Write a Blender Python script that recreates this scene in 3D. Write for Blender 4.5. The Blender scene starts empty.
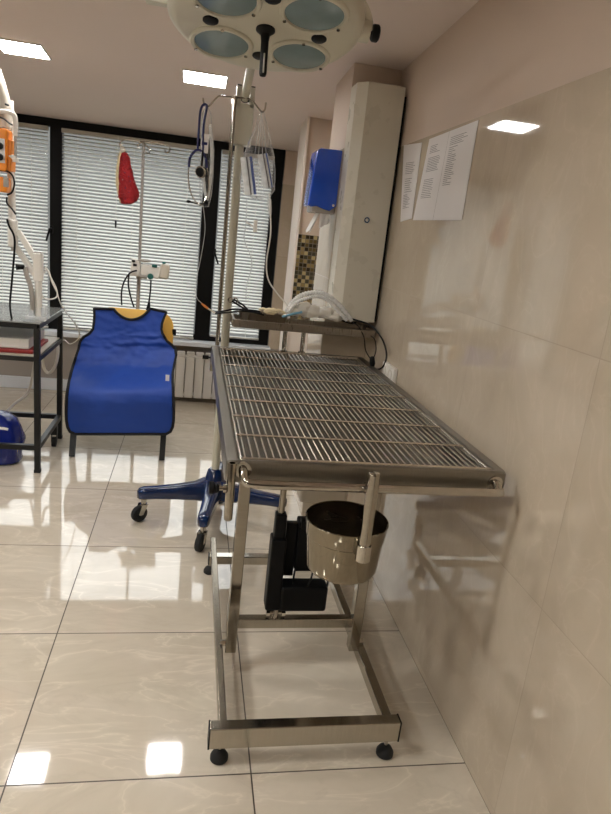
import bpy, bmesh, math, random
from mathutils import Vector, Matrix, noise
random.seed(7)
PI = math.pi
COL = bpy.context.scene.collection
V = Vector

# ------------------------------------------------------------------ camera
F_PX, YAW, PITCH, ROLL = 630.15, 0.194254, -0.263034, 0.110917
CAM = V((0, 0, 1.5))
_F = V((math.sin(YAW)*math.cos(PITCH), math.cos(YAW)*math.cos(PITCH), math.sin(PITCH)))
_R0 = V((math.cos(YAW), -math.sin(YAW), 0)); _U0 = _R0.cross(_F)
_R = math.cos(ROLL)*_R0 + math.sin(ROLL)*_U0
_U = -math.sin(ROLL)*_R0 + math.cos(ROLL)*_U0
cd = bpy.data.cameras.new('camera'); cam = bpy.data.objects.new('camera', cd); COL.objects.link(cam)
cd.sensor_fit = 'VERTICAL'; cd.sensor_height = 36; cd.lens = F_PX/814*36; cd.clip_start = .05; cd.clip_end = 100
cam.matrix_world = Matrix(((_R.x, _U.x, -_F.x, CAM.x), (_R.y, _U.y, -_F.y, CAM.y), (_R.z, _U.z, -_F.z, CAM.z), (0, 0, 0, 1)))
bpy.context.scene.camera = cam

def ray(u, v): return _R*((u-305.5)/F_PX) + _U*((407-v)/F_PX) + _F
def aty(u, v, y): d = ray(u, v); return CAM + d*(y/d.y)
def atx(u, v, x): d = ray(u, v); return CAM + d*(x/d.x)
def atz(u, v, z): d = ray(u, v); return CAM + d*((z-1.5)/d.z)
def ceil_z(y): return 2.472 - .055*y

# ------------------------------------------------------------------ materials
def lin(c): c /= 255; return c/12.92 if c <= .04045 else ((c+.055)/1.055)**2.4
def rgb(r, g, b): return (lin(r), lin(g), lin(b), 1)
class N:
    def __init__(s, name):
        s.m = bpy.data.materials.new(name); s.m.use_nodes = True
        s.t = s.m.node_tree; s.b = s.t.nodes['Principled BSDF']; s.out = s.t.nodes['Material Output']
    def n(s, typ, **kw):
        x = s.t.nodes.new(typ)
        for k, v in kw.items(): setattr(x, k, v)
        return x
    def l(s, a, b): s.t.links.new(a, b)
    def math(s, op, a, b=None):
        x = s.n('ShaderNodeMath', operation=op)
        for i, q in enumerate((a, b)):
            if q is None: continue
            if isinstance(q, (int, float)): x.inputs[i].default_value = q
            else: s.l(q, x.inputs[i])
        return x.outputs[0]
    def mix(s, fac, a, b):
        x = s.n('ShaderNodeMix', data_type='RGBA')
        for i, q in ((0, fac), (6, a), (7, b)):
            if isinstance(q, (int, float)): x.inputs[i].default_value = q
            elif isinstance(q, tuple): x.inputs[i].default_value = q
            else: s.l(q, x.inputs[i])
        return x.outputs[2]
    def pos(s): return s.n('ShaderNodeNewGeometry').outputs['Position']
    def objc(s): return s.n('ShaderNodeTexCoord').outputs['Object']
    def noise(s, vec, scale, detail=3, rough=.5, dist=0):
        x = s.n('ShaderNodeTexNoise'); s.l(vec, x.inputs['Vector'])
        x.inputs['Scale'].default_value = scale; x.inputs['Detail'].default_value = detail
        x.inputs['Roughness'].default_value = rough; x.inputs['Distortion'].default_value = dist
        return x.outputs['Fac']
    def ramp(s, fac, stops):
        x = s.n('ShaderNodeValToRGB'); e = x.color_ramp.elements
        while len(e) < len(stops): e.new(.5)
        for i, (p, c) in enumerate(stops): e[i].position = p; e[i].color = c if isinstance(c, tuple) else (c, c, c, 1)
        s.l(fac, x.inputs[0]); return x.outputs[0]
    def bump(s, h, strength, dist=.01):
        x = s.n('ShaderNodeBump'); x.inputs['Strength'].default_value = strength; x.inputs['Distance'].default_value = dist
        s.l(h, x.inputs['Height']); s.l(x.outputs[0], s.b.inputs['Normal'])
def sc(c, k): return (c[0]*k, c[1]*k, c[2]*k, 1)
def simple(name, col, rough=.5, metal=0, var=.08, scale=9, bump=0, bscale=60, **kw):
    s = N(name); c = s.objc(); f = s.noise(c, scale)
    s.l(s.mix(f, sc(col, 1-var), sc(col, 1+var)), s.b.inputs['Base Color'])
    s.b.inputs['Metallic'].default_value = metal
    s.l(s.math('ADD', s.math('MULTIPLY', f, rough*.25), rough*.87), s.b.inputs['Roughness'])
    if bump: s.bump(s.noise(c, bscale), bump)
    for k, v in kw.items(): s.b.inputs[k.replace('_', ' ')].default_value = v
    return s.m
def steel(name, col, rough=.22, stretch=(60, 2, 2), b=.03):
    s = N(name); mp = s.n('ShaderNodeMapping'); mp.inputs['Scale'].default_value = stretch
    s.l(s.objc(), mp.inputs['Vector']); f = s.noise(mp.outputs[0], 6, 4)
    s.l(s.mix(f, sc(col, .82), sc(col, 1.1)), s.b.inputs['Base Color'])
    s.b.inputs['Metallic'].default_value = 1
    s.l(s.math('ADD', s.math('MULTIPLY', f, rough*.6), rough*.7), s.b.inputs['Roughness'])
    s.bump(f, b, .002)
    return s.m
def tiles(name, base, dark, light, grout, axes, orig, pitch, rough=.06, gw=.0022, vein=1.0, ior=1.5):
    s = N(name); P = s.pos(); sp = s.n('ShaderNodeSeparateXYZ'); s.l(P, sp.inputs[0])
    ms, ids = [], []
    for a, o, p in zip(axes, orig, pitch):
        q = s.math('DIVIDE', s.math('SUBTRACT', sp.outputs[a], o), p)
        fr = s.math('FRACT', q); ids.append(s.math('FLOOR', q))
        d = s.math('ABSOLUTE', s.math('SUBTRACT', fr, .5))
        ms.append(s.math('GREATER_THAN', d, .5-gw/p))
    g = s.math('MAXIMUM', ms[0], ms[1])
    cb = s.n('ShaderNodeCombineXYZ'); s.l(ids[0], cb.inputs[0]); s.l(ids[1], cb.inputs[1])
    wn = s.n('ShaderNodeTexWhiteNoise', noise_dimensions='3D'); s.l(cb.outputs[0], wn.inputs['Vector'])
    off = s.n('ShaderNodeVectorMath', operation='MULTIPLY_ADD')
    s.l(wn.outputs['Color'], off.inputs[0]); off.inputs[1].default_value = (5, 5, 5); s.l(P, off.inputs[2])
    n1 = s.noise(off.outputs[0], 2.2, 5, .6, .6)
    col = s.ramp(n1, [(.25, dark), (.5, base), (.78, light)])
    mp = s.n('ShaderNodeMapping'); mp.inputs['Rotation'].default_value = (.5, .4, .6); mp.inputs['Scale'].default_value = (1, 2.6, 1.4)
    s.l(off.outputs[0], mp.inputs['Vector'])
    v1 = s.noise(mp.outputs[0], 2.0, 4, .55, 1.2)
    vv = s.ramp(s.math('ABSOLUTE', s.math('SUBTRACT', v1, .5)), [(0, .75*vein), (.012, .25*vein), (.05, 0.0)])
    col = s.mix(vv, col, sc(light, 1.22))
    v2 = s.noise(mp.outputs[0], 1.3, 5, .6, 2.0)
    vd = s.ramp(s.math('ABSOLUTE', s.math('SUBTRACT', v2, .46)), [(0, .35*vein), (.03, .1*vein), (.09, 0.0)])
    col = s.mix(vd, col, sc(dark, .86))
    s.l(s.mix(g, col, grout), s.b.inputs['Base Color'])
    s.l(s.math('ADD', s.math('MULTIPLY', g, .5), s.math('ADD', s.math('MULTIPLY', n1, .03), rough)), s.b.inputs['Roughness'])
    s.b.inputs['IOR'].default_value = ior
    bp = s.n('ShaderNodeBump'); bp.inputs['Strength'].default_value = .25; bp.inputs['Distance'].default_value = .002; bp.invert = True
    s.l(s.math('ADD', g, s.math('MULTIPLY', s.noise(P, 5, 1), .35)), bp.inputs['Height'])
    s.l(bp.outputs[0], s.b.inputs['Normal'])
    return s.m
def mosaic():
    s = N('mosaic'); P = s.pos(); sp = s.n('ShaderNodeSeparateXYZ'); s.l(P, sp.inputs[0])
    ids, gs = [], []
    for a, o in ((0, .668), (2, .9)):
        q = s.math('DIVIDE', s.math('SUBTRACT', sp.outputs[a], o), .0265)
        ids.append(s.math('FLOOR', q)); gs.append(s.math('GREATER_THAN', s.math('ABSOLUTE', s.math('SUBTRACT', s.math('FRACT', q), .5)), .43))
    cb = s.n('ShaderNodeCombineXYZ'); s.l(ids[0], cb.inputs[0]); s.l(ids[1], cb.inputs[1])
    wn = s.n('ShaderNodeTexWhiteNoise', noise_dimensions='3D'); s.l(cb.outputs[0], wn.inputs['Vector'])
    c = s.ramp(wn.outputs['Value'], [(0, rgb(48, 40, 26)), (.25, rgb(92, 76, 44)), (.45, rgb(140, 120, 78)), (.62, rgb(70, 66, 52)), (.8, rgb(176, 158, 112)), (1, rgb(110, 90, 50))])
    c.node.color_ramp.interpolation = 'CONSTANT'
    s.l(s.mix(s.math('MAXIMUM', gs[0], gs[1]), c, rgb(120, 112, 98)), s.b.inputs['Base Color'])
    s.b.inputs['Roughness'].default_value = .2
    return s.m
def clear(name, alpha=.3, col=(.9, .93, .95, 1), rough=.08):
    s = N(name); f = s.noise(s.objc(), 30, 3)
    s.b.inputs['Base Color'].default_value = col; s.b.inputs['Roughness'].default_value = rough
    s.l(s.math('ADD', s.math('MULTIPLY', f, alpha*.8), alpha*.6), s.b.inputs['Alpha'])
    s.bump(f, .3, .01)
    return s.m
def emis(name, col, st):
    s = N(name); s.b.inputs['Base Color'].default_value = (.8, .8, .8, 1)
    s.b.inputs['Emission Color'].default_value = col; s.b.inputs['Emission Strength'].default_value = st
    return s.m
def redcloth():
    s = N('red_cloth'); c = s.objc()
    vo = s.n('ShaderNodeTexVoronoi'); s.l(c, vo.inputs['Vector']); vo.inputs['Scale'].default_value = 48
    d = s.ramp(vo.outputs['Distance'], [(0, .9), (.17, .9), (.24, 0.0)])
    wn = s.n('ShaderNodeTexWhiteNoise', noise_dimensions='3D'); s.l(vo.outputs['Position'], wn.inputs['Vector'])
    k = s.ramp(wn.outputs['Value'], [(0, rgb(170, 150, 150)), (.18, rgb(40, 40, 80)), (.5, rgb(120, 14, 22))]); k.node.color_ramp.interpolation = 'CONSTANT'
    base = s.mix(s.noise(c, 12), rgb(120, 10, 18), rgb(190, 22, 32))
    s.l(s.mix(d, base, k), s.b.inputs['Base Color']); s.b.inputs['Roughness'].default_value = .7; s.bump(s.noise(c, 26, 3, .5, 1.0), .9, .03)
    return s.m

M = {}
M['floor'] = tiles('floor_tile', rgb(206, 195, 177), rgb(194, 182, 163), rgb(216, 206, 189), rgb(72, 60, 48), (0, 1), (-.415, 1.453), (.661, .664), rough=.03, ior=1.75, vein=.6)
M['wtile'] = tiles('wall_tile', rgb(194, 180, 160), rgb(184, 170, 150), rgb(203, 190, 171), rgb(158, 142, 120), (1, 2), (1.262, .025), (.664, .641), rough=.02, gw=.0013, vein=.22, ior=1.75)
M['paint'] = simple('wall_paint', rgb(206, 188, 172), .7, var=.03, scale=2, bump=.05, bscale=120)
M['ceil'] = simple('ceiling_paint', rgb(226, 212, 203), .8, var=.03, scale=1.5, bump=.04, bscale=90)
M['dimwall'] = simple('side_wall_dimmed', rgb(150, 142, 132), .7, var=.05, scale=2)  # unseen left wall, tone darkened to cut the fill light
M['darkwall'] = simple('rear_wall_darkened', rgb(92, 84, 76), .6, var=.08, scale=2)  # unseen wall behind the camera, darkened so the steel reflects with contrast
M['white_paint'] = simple('white_paint', rgb(226, 216, 206), .55, var=.03, scale=3)
M['grey_wall'] = simple('grey_wall', rgb(160, 152, 144), .5, var=.05, scale=2)
M['mosaic'] = mosaic()
M['blackframe'] = simple('black_frame', rgb(7, 6, 6), .5, var=.15, Specular_IOR_Level=.2)
M['glass'] = clear('window_glass', .06, (.8, .85, .9, 1), .02)
M['slat'] = simple('blind_slat', rgb(224, 225, 219), .45, var=.03)
M['blindrail'] = simple('blind_rail', rgb(190, 186, 176), .45, var=.04)
M['sill'] = simple('sill_white', rgb(222, 226, 232), .3, var=.03)
M['rad'] = simple('radiator_white', rgb(226, 224, 220), .32, var=.02)
M['steel'] = steel('brushed_steel', rgb(182, 176, 165), .17, (60, 2, 2), .015)
M['steel_y'] = steel('brushed_steel_long', rgb(170, 162, 148), .24, (2, 60, 2))
M['steel_v'] = steel('polished_tube', rgb(166, 160, 149), .09, (4, 4, 40), .005)
M['chrome'] = steel('bright_chrome', rgb(190, 185, 176), .07, (8, 8, 8), .005)
M['basin'] = steel('basin_steel', rgb(140, 135, 126), .36, (60, 2, 2))
M['rod'] = steel('grate_rod', rgb(222, 218, 210), .24, (3, 3, 3), 0)
M['tray'] = steel('tray_steel', rgb(168, 160, 148), .3, (40, 3, 3))
M['bowl'] = steel('bowl_steel', rgb(146, 138, 122), .09, (26, 26, 1.5), .02)
M['bowl_shade'] = steel('bowl_inside_shade', rgb(70, 62, 50), .25, (3, 3, 40))  # darker copy of the bowl steel, shade of the inside put into colour
M['black'] = simple('black_plastic', rgb(7, 7, 8), .5, var=.2, Specular_IOR_Level=.2)
M['rubber'] = simple('black_rubber', rgb(22, 22, 22), .7, var=.2)
M['cream'] = simple('cream_enamel', rgb(200, 196, 180), .35, var=.03)
M['creamdark'] = simple('cream_column', rgb(192, 187, 168), .4, var=.05)
M['lens'] = simple('lamp_lens', rgb(120, 138, 142), .12, var=.25, scale=14)
M['bluebase'] = simple('blue_enamel', rgb(8, 34, 76), .16, var=.1, Coat_Weight=.6)
M['bluefab'] = simple('blue_nylon', rgb(14, 62, 152), .6, var=.14, scale=6, bump=.35, bscale=14)
M['trim'] = simple('black_binding', rgb(14, 14, 18), .8, var=.2)
M['yellow'] = simple('yellow_panel', rgb(222, 172, 74), .45, var=.06)
M['blueplast'] = simple('blue_dispenser', rgb(32, 84, 205), .12, var=.1, Coat_Weight=.5)
M['greyplast'] = simple('grey_clear_plastic', rgb(166, 160, 152), .2, var=.1)
M['paper'] = simple('white_paper', rgb(226, 222, 220), .7, var=.02)
M['ink'] = simple('print_ink', rgb(110, 106, 108), .8, var=.1)
M['cab'] = simple('cabinet_white', rgb(206, 200, 184), .28, var=.02)
M['logo'] = simple('blue_logo', rgb(40, 70, 110), .4)
M['red'] = redcloth()
M['creamcloth'] = simple('cream_cloth', rgb(222, 204, 160), .7, var=.1, scale=30)
M['white'] = simple('white_plastic', rgb(226, 222, 214), .4, var=.04)
M['offwhite'] = simple('offwhite_plastic', rgb(206, 198, 184), .4, var=.05)
M['green'] = simple('green_button', rgb(16, 92, 84), .4)
M['orange'] = simple('orange_plastic', rgb(236, 140, 38), .38, var=.05)
M['orangedark'] = simple('orange_tip', rgb(214, 130, 60), .5)
M['blackmetal'] = simple('black_metal', rgb(28, 28, 27), .42, var=.2, metal=.3)
M['acry'] = clear('clear_acrylic', .35, (.8, .82, .82, 1), .05)
def film(name):
    s = N(name); s.b.inputs['Base Color'].default_value = (.9, .91, .92, 1); s.b.inputs['Roughness'].default_value = .1
    lw = s.n('ShaderNodeLayerWeight'); lw.inputs['Blend'].default_value = .35
    mp = s.n('ShaderNodeMapping'); mp.inputs['Scale'].default_value = (70, 70, 9); s.l(s.objc(), mp.inputs['Vector'])
    f = s.noise(mp.outputs[0], 1.0, 4, .6, .8); s.bump(f, .5, .02)
    st_ = s.ramp(f, [(.52, .02), (.64, .12), (.74, .4)])
    a_ = s.math('MINIMUM', s.math('ADD', s.math('MULTIPLY', lw.outputs['Facing'], .55), s.math('MULTIPLY', st_, .8)), .85)
    s.l(a_, s.b.inputs['Alpha']); return s.m
M['film'] = film('clear_film')
M['tubeclear'] = clear('clear_tubing', .6, (.9, .9, .88, 1), .15)
M['carttop'] = simple('cart_glass', rgb(150, 152, 150), .06, var=.08, metal=.35)
M['redbook'] = simple('red_cover', rgb(140, 34, 30), .5)
M['navy'] = simple('navy_rubber', rgb(22, 28, 84), .4)
M['cloth'] = simple('white_cloth', rgb(224, 218, 206), .8, var=.06, bump=.4, bscale=20)
M['glove'] = simple('cream_latex', rgb(226, 210, 172), .55, var=.08)
M['packwhite'] = clear('pack_white', .7, (.86, .87, .88, 1), .2)
M['packblue'] = simple('pack_blue', rgb(70, 96, 170), .4)
M['bluebag'] = simple('blue_bag', rgb(14, 34, 120), .18, var=.25, scale=12, bump=.5, bscale=18)
M['palewhite'] = clear('pale_hose', .85, (.9, .89, .86, 1), .25)
M['lblue'] = simple('light_blue', rgb(120, 170, 196), .5)
M['lightpanel'] = emis('light_panel', (1, .98, .945, 1), 55)
M['lightadded'] = emis('light_panel_added', (1, .985, .955, 1), 122)  # stronger glow for the added panels outside the frame

# ------------------------------------------------------------------ mesh builder
def crom(pts, n=6, closed=False):
    pts = [V(p) for p in pts]; out = []; m = len(pts)
    for i in range(m if closed else m-1):
        if closed: a, b, c, d = pts[i-1], pts[i], pts[(i+1) % m], pts[(i+2) % m]
        else: a, b, c, d = pts[max(i-1, 0)], pts[i], pts[i+1], pts[min(i+2, m-1)]
        for k in range(n):
            t = k/n
            out.append(.5*((2*b)+(c-a)*t+(2*a-5*b+4*c-d)*t*t+(3*b-a-3*c+d)*t**3))
    if not closed: out.append(pts[-1])
    return out
class MB:
    def __init__(s): s.v = []; s.f = []; s.fm = []; s.bv = False
    def add(s, vs, fs, mi=0):
        o = len(s.v); s.v += [V(p) for p in vs]; s.f += [[i+o for i in f] for f in fs]; s.fm += [mi]*len(fs); return s
    def box(s, a, b, rot=None, bev=0, mi=0, piv=None):
        a, b = V(a), V(b); lo = V([min(p, q) for p, q in zip(a, b)]); hi = V([max(p, q) for p, q in zip(a, b)])
        bm = bmesh.new(); bmesh.ops.create_cube(bm, size=1)
        for v in bm.verts: v.co = V(((v.co.x+.5)*(hi.x-lo.x)+lo.x, (v.co.y+.5)*(hi.y-lo.y)+lo.y, (v.co.z+.5)*(hi.z-lo.z)+lo.z))
        if bev: s.bv = True
        if bev: bmesh.ops.bevel(bm, geom=bm.edges[:], offset=min(bev, .45*min(hi-lo)), segments=2, affect='EDGES', profile=.5)
        if rot is not None:
            c = V(piv) if piv is not None else (lo+hi)/2
            for v in bm.verts: v.co = rot @ (v.co-c) + c
        bm.verts.index_update()
        s.add([v.co.copy() for v in bm.verts], [[v.index for v in f.verts] for f in bm.faces], mi); bm.free(); return s
    def tube(s, pts, r, seg=8, closed=False, caps=True, mi=0):
        pts = [V(p) for p in pts]; n = len(pts); rs = r if isinstance(r, (list, tuple)) else [r]*n
        tg = []
        for i in range(n):
            a = pts[i-1] if (i or closed) else pts[i]; b = pts[(i+1) % n] if (i < n-1 or closed) else pts[i]
            t = (b-a); tg.append(t.normalized() if t.length > 1e-9 else V((0, 0, 1)))
        nv = tg[0].orthogonal().normalized(); vs = []
        for i in range(n):
            nv = (nv - tg[i]*nv.dot(tg[i]))
            nv = nv.normalized() if nv.length > 1e-6 else tg[i].orthogonal().normalized()
            bn = tg[i].cross(nv)
            for k in range(seg):
                a = 2*PI*k/seg; vs.append(pts[i]+(nv*math.cos(a)+bn*math.sin(a))*rs[i])
        fs = []
        for i in range(n if closed else n-1):
            j = (i+1) % n
            for k in range(seg): fs.append([i*seg+k, i*seg+(k+1) % seg, j*seg+(k+1) % seg, j*seg+k])
        if caps and not closed: fs.append(list(range(seg))[::-1]); fs.append([(n-1)*seg+k for k in range(seg)])
        return s.add(vs, fs, mi)
    def cyl(s, a, b, r, r2=None, seg=20, mi=0): return s.tube([a, b], [r, r if r2 is None else r2], seg, mi=mi)
    def lathe(s, prof, c=(0, 0, 0), ax=(0, 0, 1), seg=32, mi=0, wob=None):
        c, z = V(c), V(ax).normalized(); x = z.orthogonal().normalized()
        if abs(z.z) > .99: x = V((1, 0, 0))
        y = z.cross(x); vs = []; n = len(prof)
        for r, h in prof:
            for k in range(seg):
                a = 2*PI*k/seg; vs.append(c+z*h+(x*math.cos(a)+y*math.sin(a))*max(r, 1e-5))
        fs = []
        for i in range(n-1):
            for k in range(seg): fs.append([i*seg+k, i*seg+(k+1) % seg, (i+1)*seg+(k+1) % seg, (i+1)*seg+k])
        fs.append(list(range(seg))[::-1]); fs.append([(n-1)*seg+k for k in range(seg)])
        return s.add(vs, fs, mi)
    def loops(s, loops, cap0=False, cap1=False, closed=True, mi=0):
        m = len(loops[0]); vs = [p for l in loops for p in l]; fs = []
        for i in range(len(loops)-1):
            for k in range(m if closed else m-1): fs.append([i*m+k, i*m+(k+1) % m, (i+1)*m+(k+1) % m, (i+1)*m+k])
        if cap0: fs.append(list(range(m))[::-1])
        if cap1: fs.append([(len(loops)-1)*m+k for k in range(m)])
        return s.add(vs, fs, mi)
    def prism(s, poly, d, mi=0):
        d = V(d); p = [V(q) for q in poly]; return s.loops([p, [q+d for q in p]], True, True, mi=mi)
    def ball(s, c, r, seg=16, ring=10, mi=0, crumple=0, fr=20, rot=None):
        c = V(c); r = V(r) if not isinstance(r, (int, float)) else V((r, r, r)); ls = []
        for i in range(ring+1):
            t = PI*i/ring; l = []
            for k in range(seg):
                a = 2*PI*k/seg; d = V((math.sin(t)*math.cos(a), math.sin(t)*math.sin(a), -math.cos(t)))
                q = V((d.x*r.x, d.y*r.y, d.z*r.z))
                if crumple: q *= 1+crumple*noise.noise((c+q)*fr)
                if rot is not None: q = rot @ q
                l.append(c+q)
            ls.append(l)
        return s.loops(ls, mi=mi)
    def build(s, name, mat, parent=None, org=None, smooth=True, ang=40, mods=None):
        o_ = V(ORG[parent.name]) if parent is not None else (V(org) if org is not None else V((0, 0, 0)))
        me = bpy.data.meshes.new(name); me.from_pydata([tuple(p-o_) for p in s.v], [], s.f)
        bm = bmesh.new(); bm.from_mesh(me); bmesh.ops.remove_doubles(bm, verts=bm.verts, dist=1e-6)
        bmesh.ops.recalc_face_normals(bm, faces=bm.faces); bm.to_mesh(me); bm.free()
        mats = mat if isinstance(mat, list) else [mat]
        for q in mats: me.materials.append(M[q])
        if len(mats) > 1 and len(me.polygons) == len(s.fm): me.polygons.foreach_set('material_index', s.fm)
        if smooth:
            me.polygons.foreach_set('use_smooth', [True]*len(me.polygons)); me.set_sharp_from_angle(angle=math.radians(ang))
        o = bpy.data.objects.new(name, me); COL.objects.link(o)
        if s.bv and smooth:
            me.set_sharp_from_angle(angle=math.radians(70)); md_ = o.modifiers.new('normals', 'WEIGHTED_NORMAL'); md_.keep_sharp = True; md_.weight = 100
        if parent is not None: o.parent = parent
        else: o.location = o_
        ORG[o.name] = o_
        return o
ORG = {}
def tag(o, label, cat, group=None):
    o['label'] = label; o['category'] = cat
    if group: o['group'] = group
    return o
def thing(name, loc, label, cat, group=None):
    o = bpy.data.objects.new(name, None); COL.objects.link(o); o.location = loc; o.empty_display_size = .1
    ORG[o.name] = V(loc); return tag(o, label, cat, group)
def st(o): o['kind'] = 'structure'; return o
def rrect(x0, x1, y0, y1, z, r, n=4):
    out = []
    for cx, cy, a0 in ((x1-r, y1-r, 0), (x0+r, y1-r, 90), (x0+r, y0+r, 180), (x1-r, y0+r, 270)):
        for k in range(n+1):
            a = math.radians(a0+90*k/n); out.append(V((cx+r*math.cos(a), cy+r*math.sin(a), z)))
    return out
def rotax(deg, ax): return Matrix.Rotation(math.radians(deg), 3, ax)

# ------------------------------------------------------------------ setting
XR, XL, YB, YF = .906, -3.0, 5.55, -2.4
st(MB().box((XL-.1, YF-.1, -.1), (XR+.1, YB+.15, 0)).build('floor', 'floor', smooth=False))
c = MB(); q = [(XL-.1, YF-.1), (XR+.1, YF-.1), (XR+.1, YB+.15), (XL-.1, YB+.15)]
c.loops([[V((x, y, ceil_z(y))) for x, y in q], [V((x, y, ceil_z(y)+.1)) for x, y in q]], True, True)
st(c.build('ceiling', 'ceil', smooth=False))
def slope_box(x0, x1, y0, y1, z0): # block whose top follows the sloped ceiling
    b = MB(); q = [(x0, y0), (x1, y0), (x1, y1), (x0, y1)]
    return b.loops([[V((x, y, z0)) for x, y in q], [V((x, y, ceil_z(y)+.005)) for x, y in q]], True, True)
wr = st(slope_box(XR+.003, XR+.1, YF, YB, 1.9).build('wall_right', 'paint', smooth=False))
st(MB().box((XR, YF, 0), (XR+.1, YB, 1.945)).build('wall_right_tiles', 'wtile', smooth=False))
st(slope_box(XL-.1, XL, YF, YB, 0).build('wall_left', 'dimwall', smooth=False))
st(slope_box(XL, XR, YF-.1, YF, 0).build('wall_front', 'darkwall', smooth=False))
st(MB().box((XL, YB, 0), (XR, YB+.15, .5)).build('wall_back', 'grey_wall', smooth=False))
st(slope_box(.69, XR, YB, YB+.15, 1.9).build('wall_back_upper', 'paint', smooth=False))
st(MB().box((.69, YB-.004, .5), (XR, YB+.15, 1.9)).build('wall_back_right', 'wtile', smooth=False))
st(slope_box(XL, -1.68, YB, YB+.15, .5).build('wall_back_left', 'paint', smooth=False))
st(MB().box((XL, YB-.03, 0), (-.45, YB, .1), bev=.005).build('baseboard_back', 'sill'))
# piers on the right
st(slope_box(.675, XR, 3.17, 3.56, 1.9).build('wall_pier_upper', 'paint', smooth=False))
st(MB().box((.67, 3.165, 0), (XR, 3.565, 1.925)).build('wall_pier_tiles', 'wtile', smooth=False))
st(slope_box(.668, XR, 4.32, 4.6, 0).build('wall_pier_far', 'paint', smooth=False))
st(slope_box(.655, .669, 4.3, 4.6, 0).build('trim_1', 'white_paint', smooth=False))
st(MB().box((.669, 4.308, .9), (XR, 4.32, 1.51)).build('wall_pier_mosaic', 'mosaic', smooth=False))
st(MB().box((.669, 4.31, 0), (XR, 4.32, .9)).build('wall_pier_lower', 'white_paint', smooth=False))
# window sill
st(MB().box((XL, YB-.12, .485), (.70, YB+.02, .525), bev=.006).build('trim_2', 'sill'))
# windows (black frames, glass) and blinds
def window(n, x0, x1, fw, z0, handle_px=None):
    zt = ceil_z(YB)
    w = MB(); y0, y1 = YB+.0, YB+.07
    w.box((x0-fw, y0, z0), (x0, y1, zt+.01)); w.box((x1, y0, z0), (x1+fw, y1, zt+.01))
    w.box((x0, y0, z0), (x1, y1, z0+.05)); w.box((x0, y0, zt-.06), (x1, y1, zt+.01))
    o = st(w.build('window_%d' % n, 'blackframe', smooth=False))
    MB().box((x0, y0+.03, z0+.05), (x1, y0+.036, zt-.06)).build('pane', 'glass', o, smooth=False)
    if handle_px:
        p = aty(handle_px[0], handle_px[1], YB-.02)
        h = MB(); h.box((p.x-.012, YB-.012, p.z-.01), (p.x+.012, YB, p.z+.05), bev=.003)
        h.tube([(p.x, YB, p.z+.03), (p.x, YB-.045, p.z+.03), (p.x-.005, YB-.05, p.z+.02), (p.x+.03 if n == 3 else p.x-.03, YB-.05, p.z-.07)], [.007, .007, .009, .007], 8)
        h.build('handle', 'blackframe', o)
    return o
window(1, -1.64, -1.16, .045, .525, (51, 232))
window(2, -1.07, .035, .045, .525)
window(3, .165, .600, .085, .525, (215, 255))
def blind(x0, x1, z0, label, cord_x=None, y=YB-.035):
    zt = ceil_z(YB)-.07
    t = thing('window_blind', ((x0+x1)/2, y, zt), label, 'blind', 'venetian blinds on the window wall')
    MB().box((x0, y-.022, zt-.028), (x1, y+.018, zt+.004), bev=.003).build('head_rail', 'blindrail', t)
    z = zt-.045; s = MB(); pitch = .0265; a = math.radians(30); w = .0125
    while z > z0+.03:
        ls = []
        for k in range(4):
            q = -1+2*k/3; yy = q*w*math.cos(a); zz = q*w*math.sin(a)*1.0 + (1-q*q)*.0022
            ls.append([V((x0+.004, y+yy, z+zz)), V((x1-.004, y+yy, z+zz))])
        s.loops(ls, closed=False)
        z -= pitch
    s.build('slats', 'slat', t)
    MB().box((x0, y-.012, z0), (x1, y+.012, z0+.016), bev=.003).build('bottom_rail', 'blindrail', t)
    c = MB(); n = max(2, int((x1-x0)/.42)+1)
    for k in range(n):
        xx = x0+.12+(x1-x0-.24)*k/(n-1)
        c.tube([(xx, y-.0145, zt-.03), (xx, y-.0145, z0+.01)], .0016, 5)
    c.build('ladder_cords', 'white', t)
    if cord_x:
        m = MB(); m.tube([(cord_x, y-.03, zt), (cord_x, y-.03, 1.47)], .0018, 5); m.build('pull_cord', 'white', t)
        MB().lathe([(.003, 0), (.006, .01), (.008, .05), (.003, .06)], (cord_x, y-.03, 1.40), seg=10).build('cord_weight', 'black', t)
    return t
blind(-1.63, -1.165, .535, 'left white venetian blind behind the orange medical unit')
blind(-1.065, .03, .535, 'wide middle white venetian blind behind the blue draped chair', -.642)
blind(.17, .597, .57, 'narrow right white venetian blind behind the cream lamp column', y=YB-.02)

# ceiling lights
def panel(x, y, label, grp=None, m='lightpanel'):
    z = ceil_z(y); t = thing('ceiling_light', (x, y, z), label, 'ceiling light', grp)
    R = rotax(-math.degrees(math.atan(.055)), 'X')
    f = MB(); h = .112; w = .008
    for a, b in (((-h-w, -h-w), (h+w, -h)), ((-h-w, h), (h+w, h+w)), ((-h-w, -h), (-h, h)), ((h, -h), (h+w, h))):
        f.box((x+a[0], y+a[1], z-.007), (x+b[0], y+b[1], z+.002), R, piv=(x, y, z))
    f.build('frame', 'white', t, smooth=False)
    MB().box((x-h, y-h, z-.004), (x+h, y+h, z+.002), R, piv=(x, y, z)).build('diffuser', m, t, smooth=False)
panel(-.002, 3.813, 'lit square ceiling panel nearest the lamp column')
panel(-.925, 3.775, 'lit square ceiling panel at the upper left corner')
for x, y in ((-1.85, 2.5), (-.95, 1.2), (-1.85, 1.0), (-.95, -1.1), (-1.85, -1.1)):  # extra unseen panels, added to light the room
    panel(x, y, 'added unseen square ceiling panel lighting the room', 'added unseen ceiling panels', 'lightadded')

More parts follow.
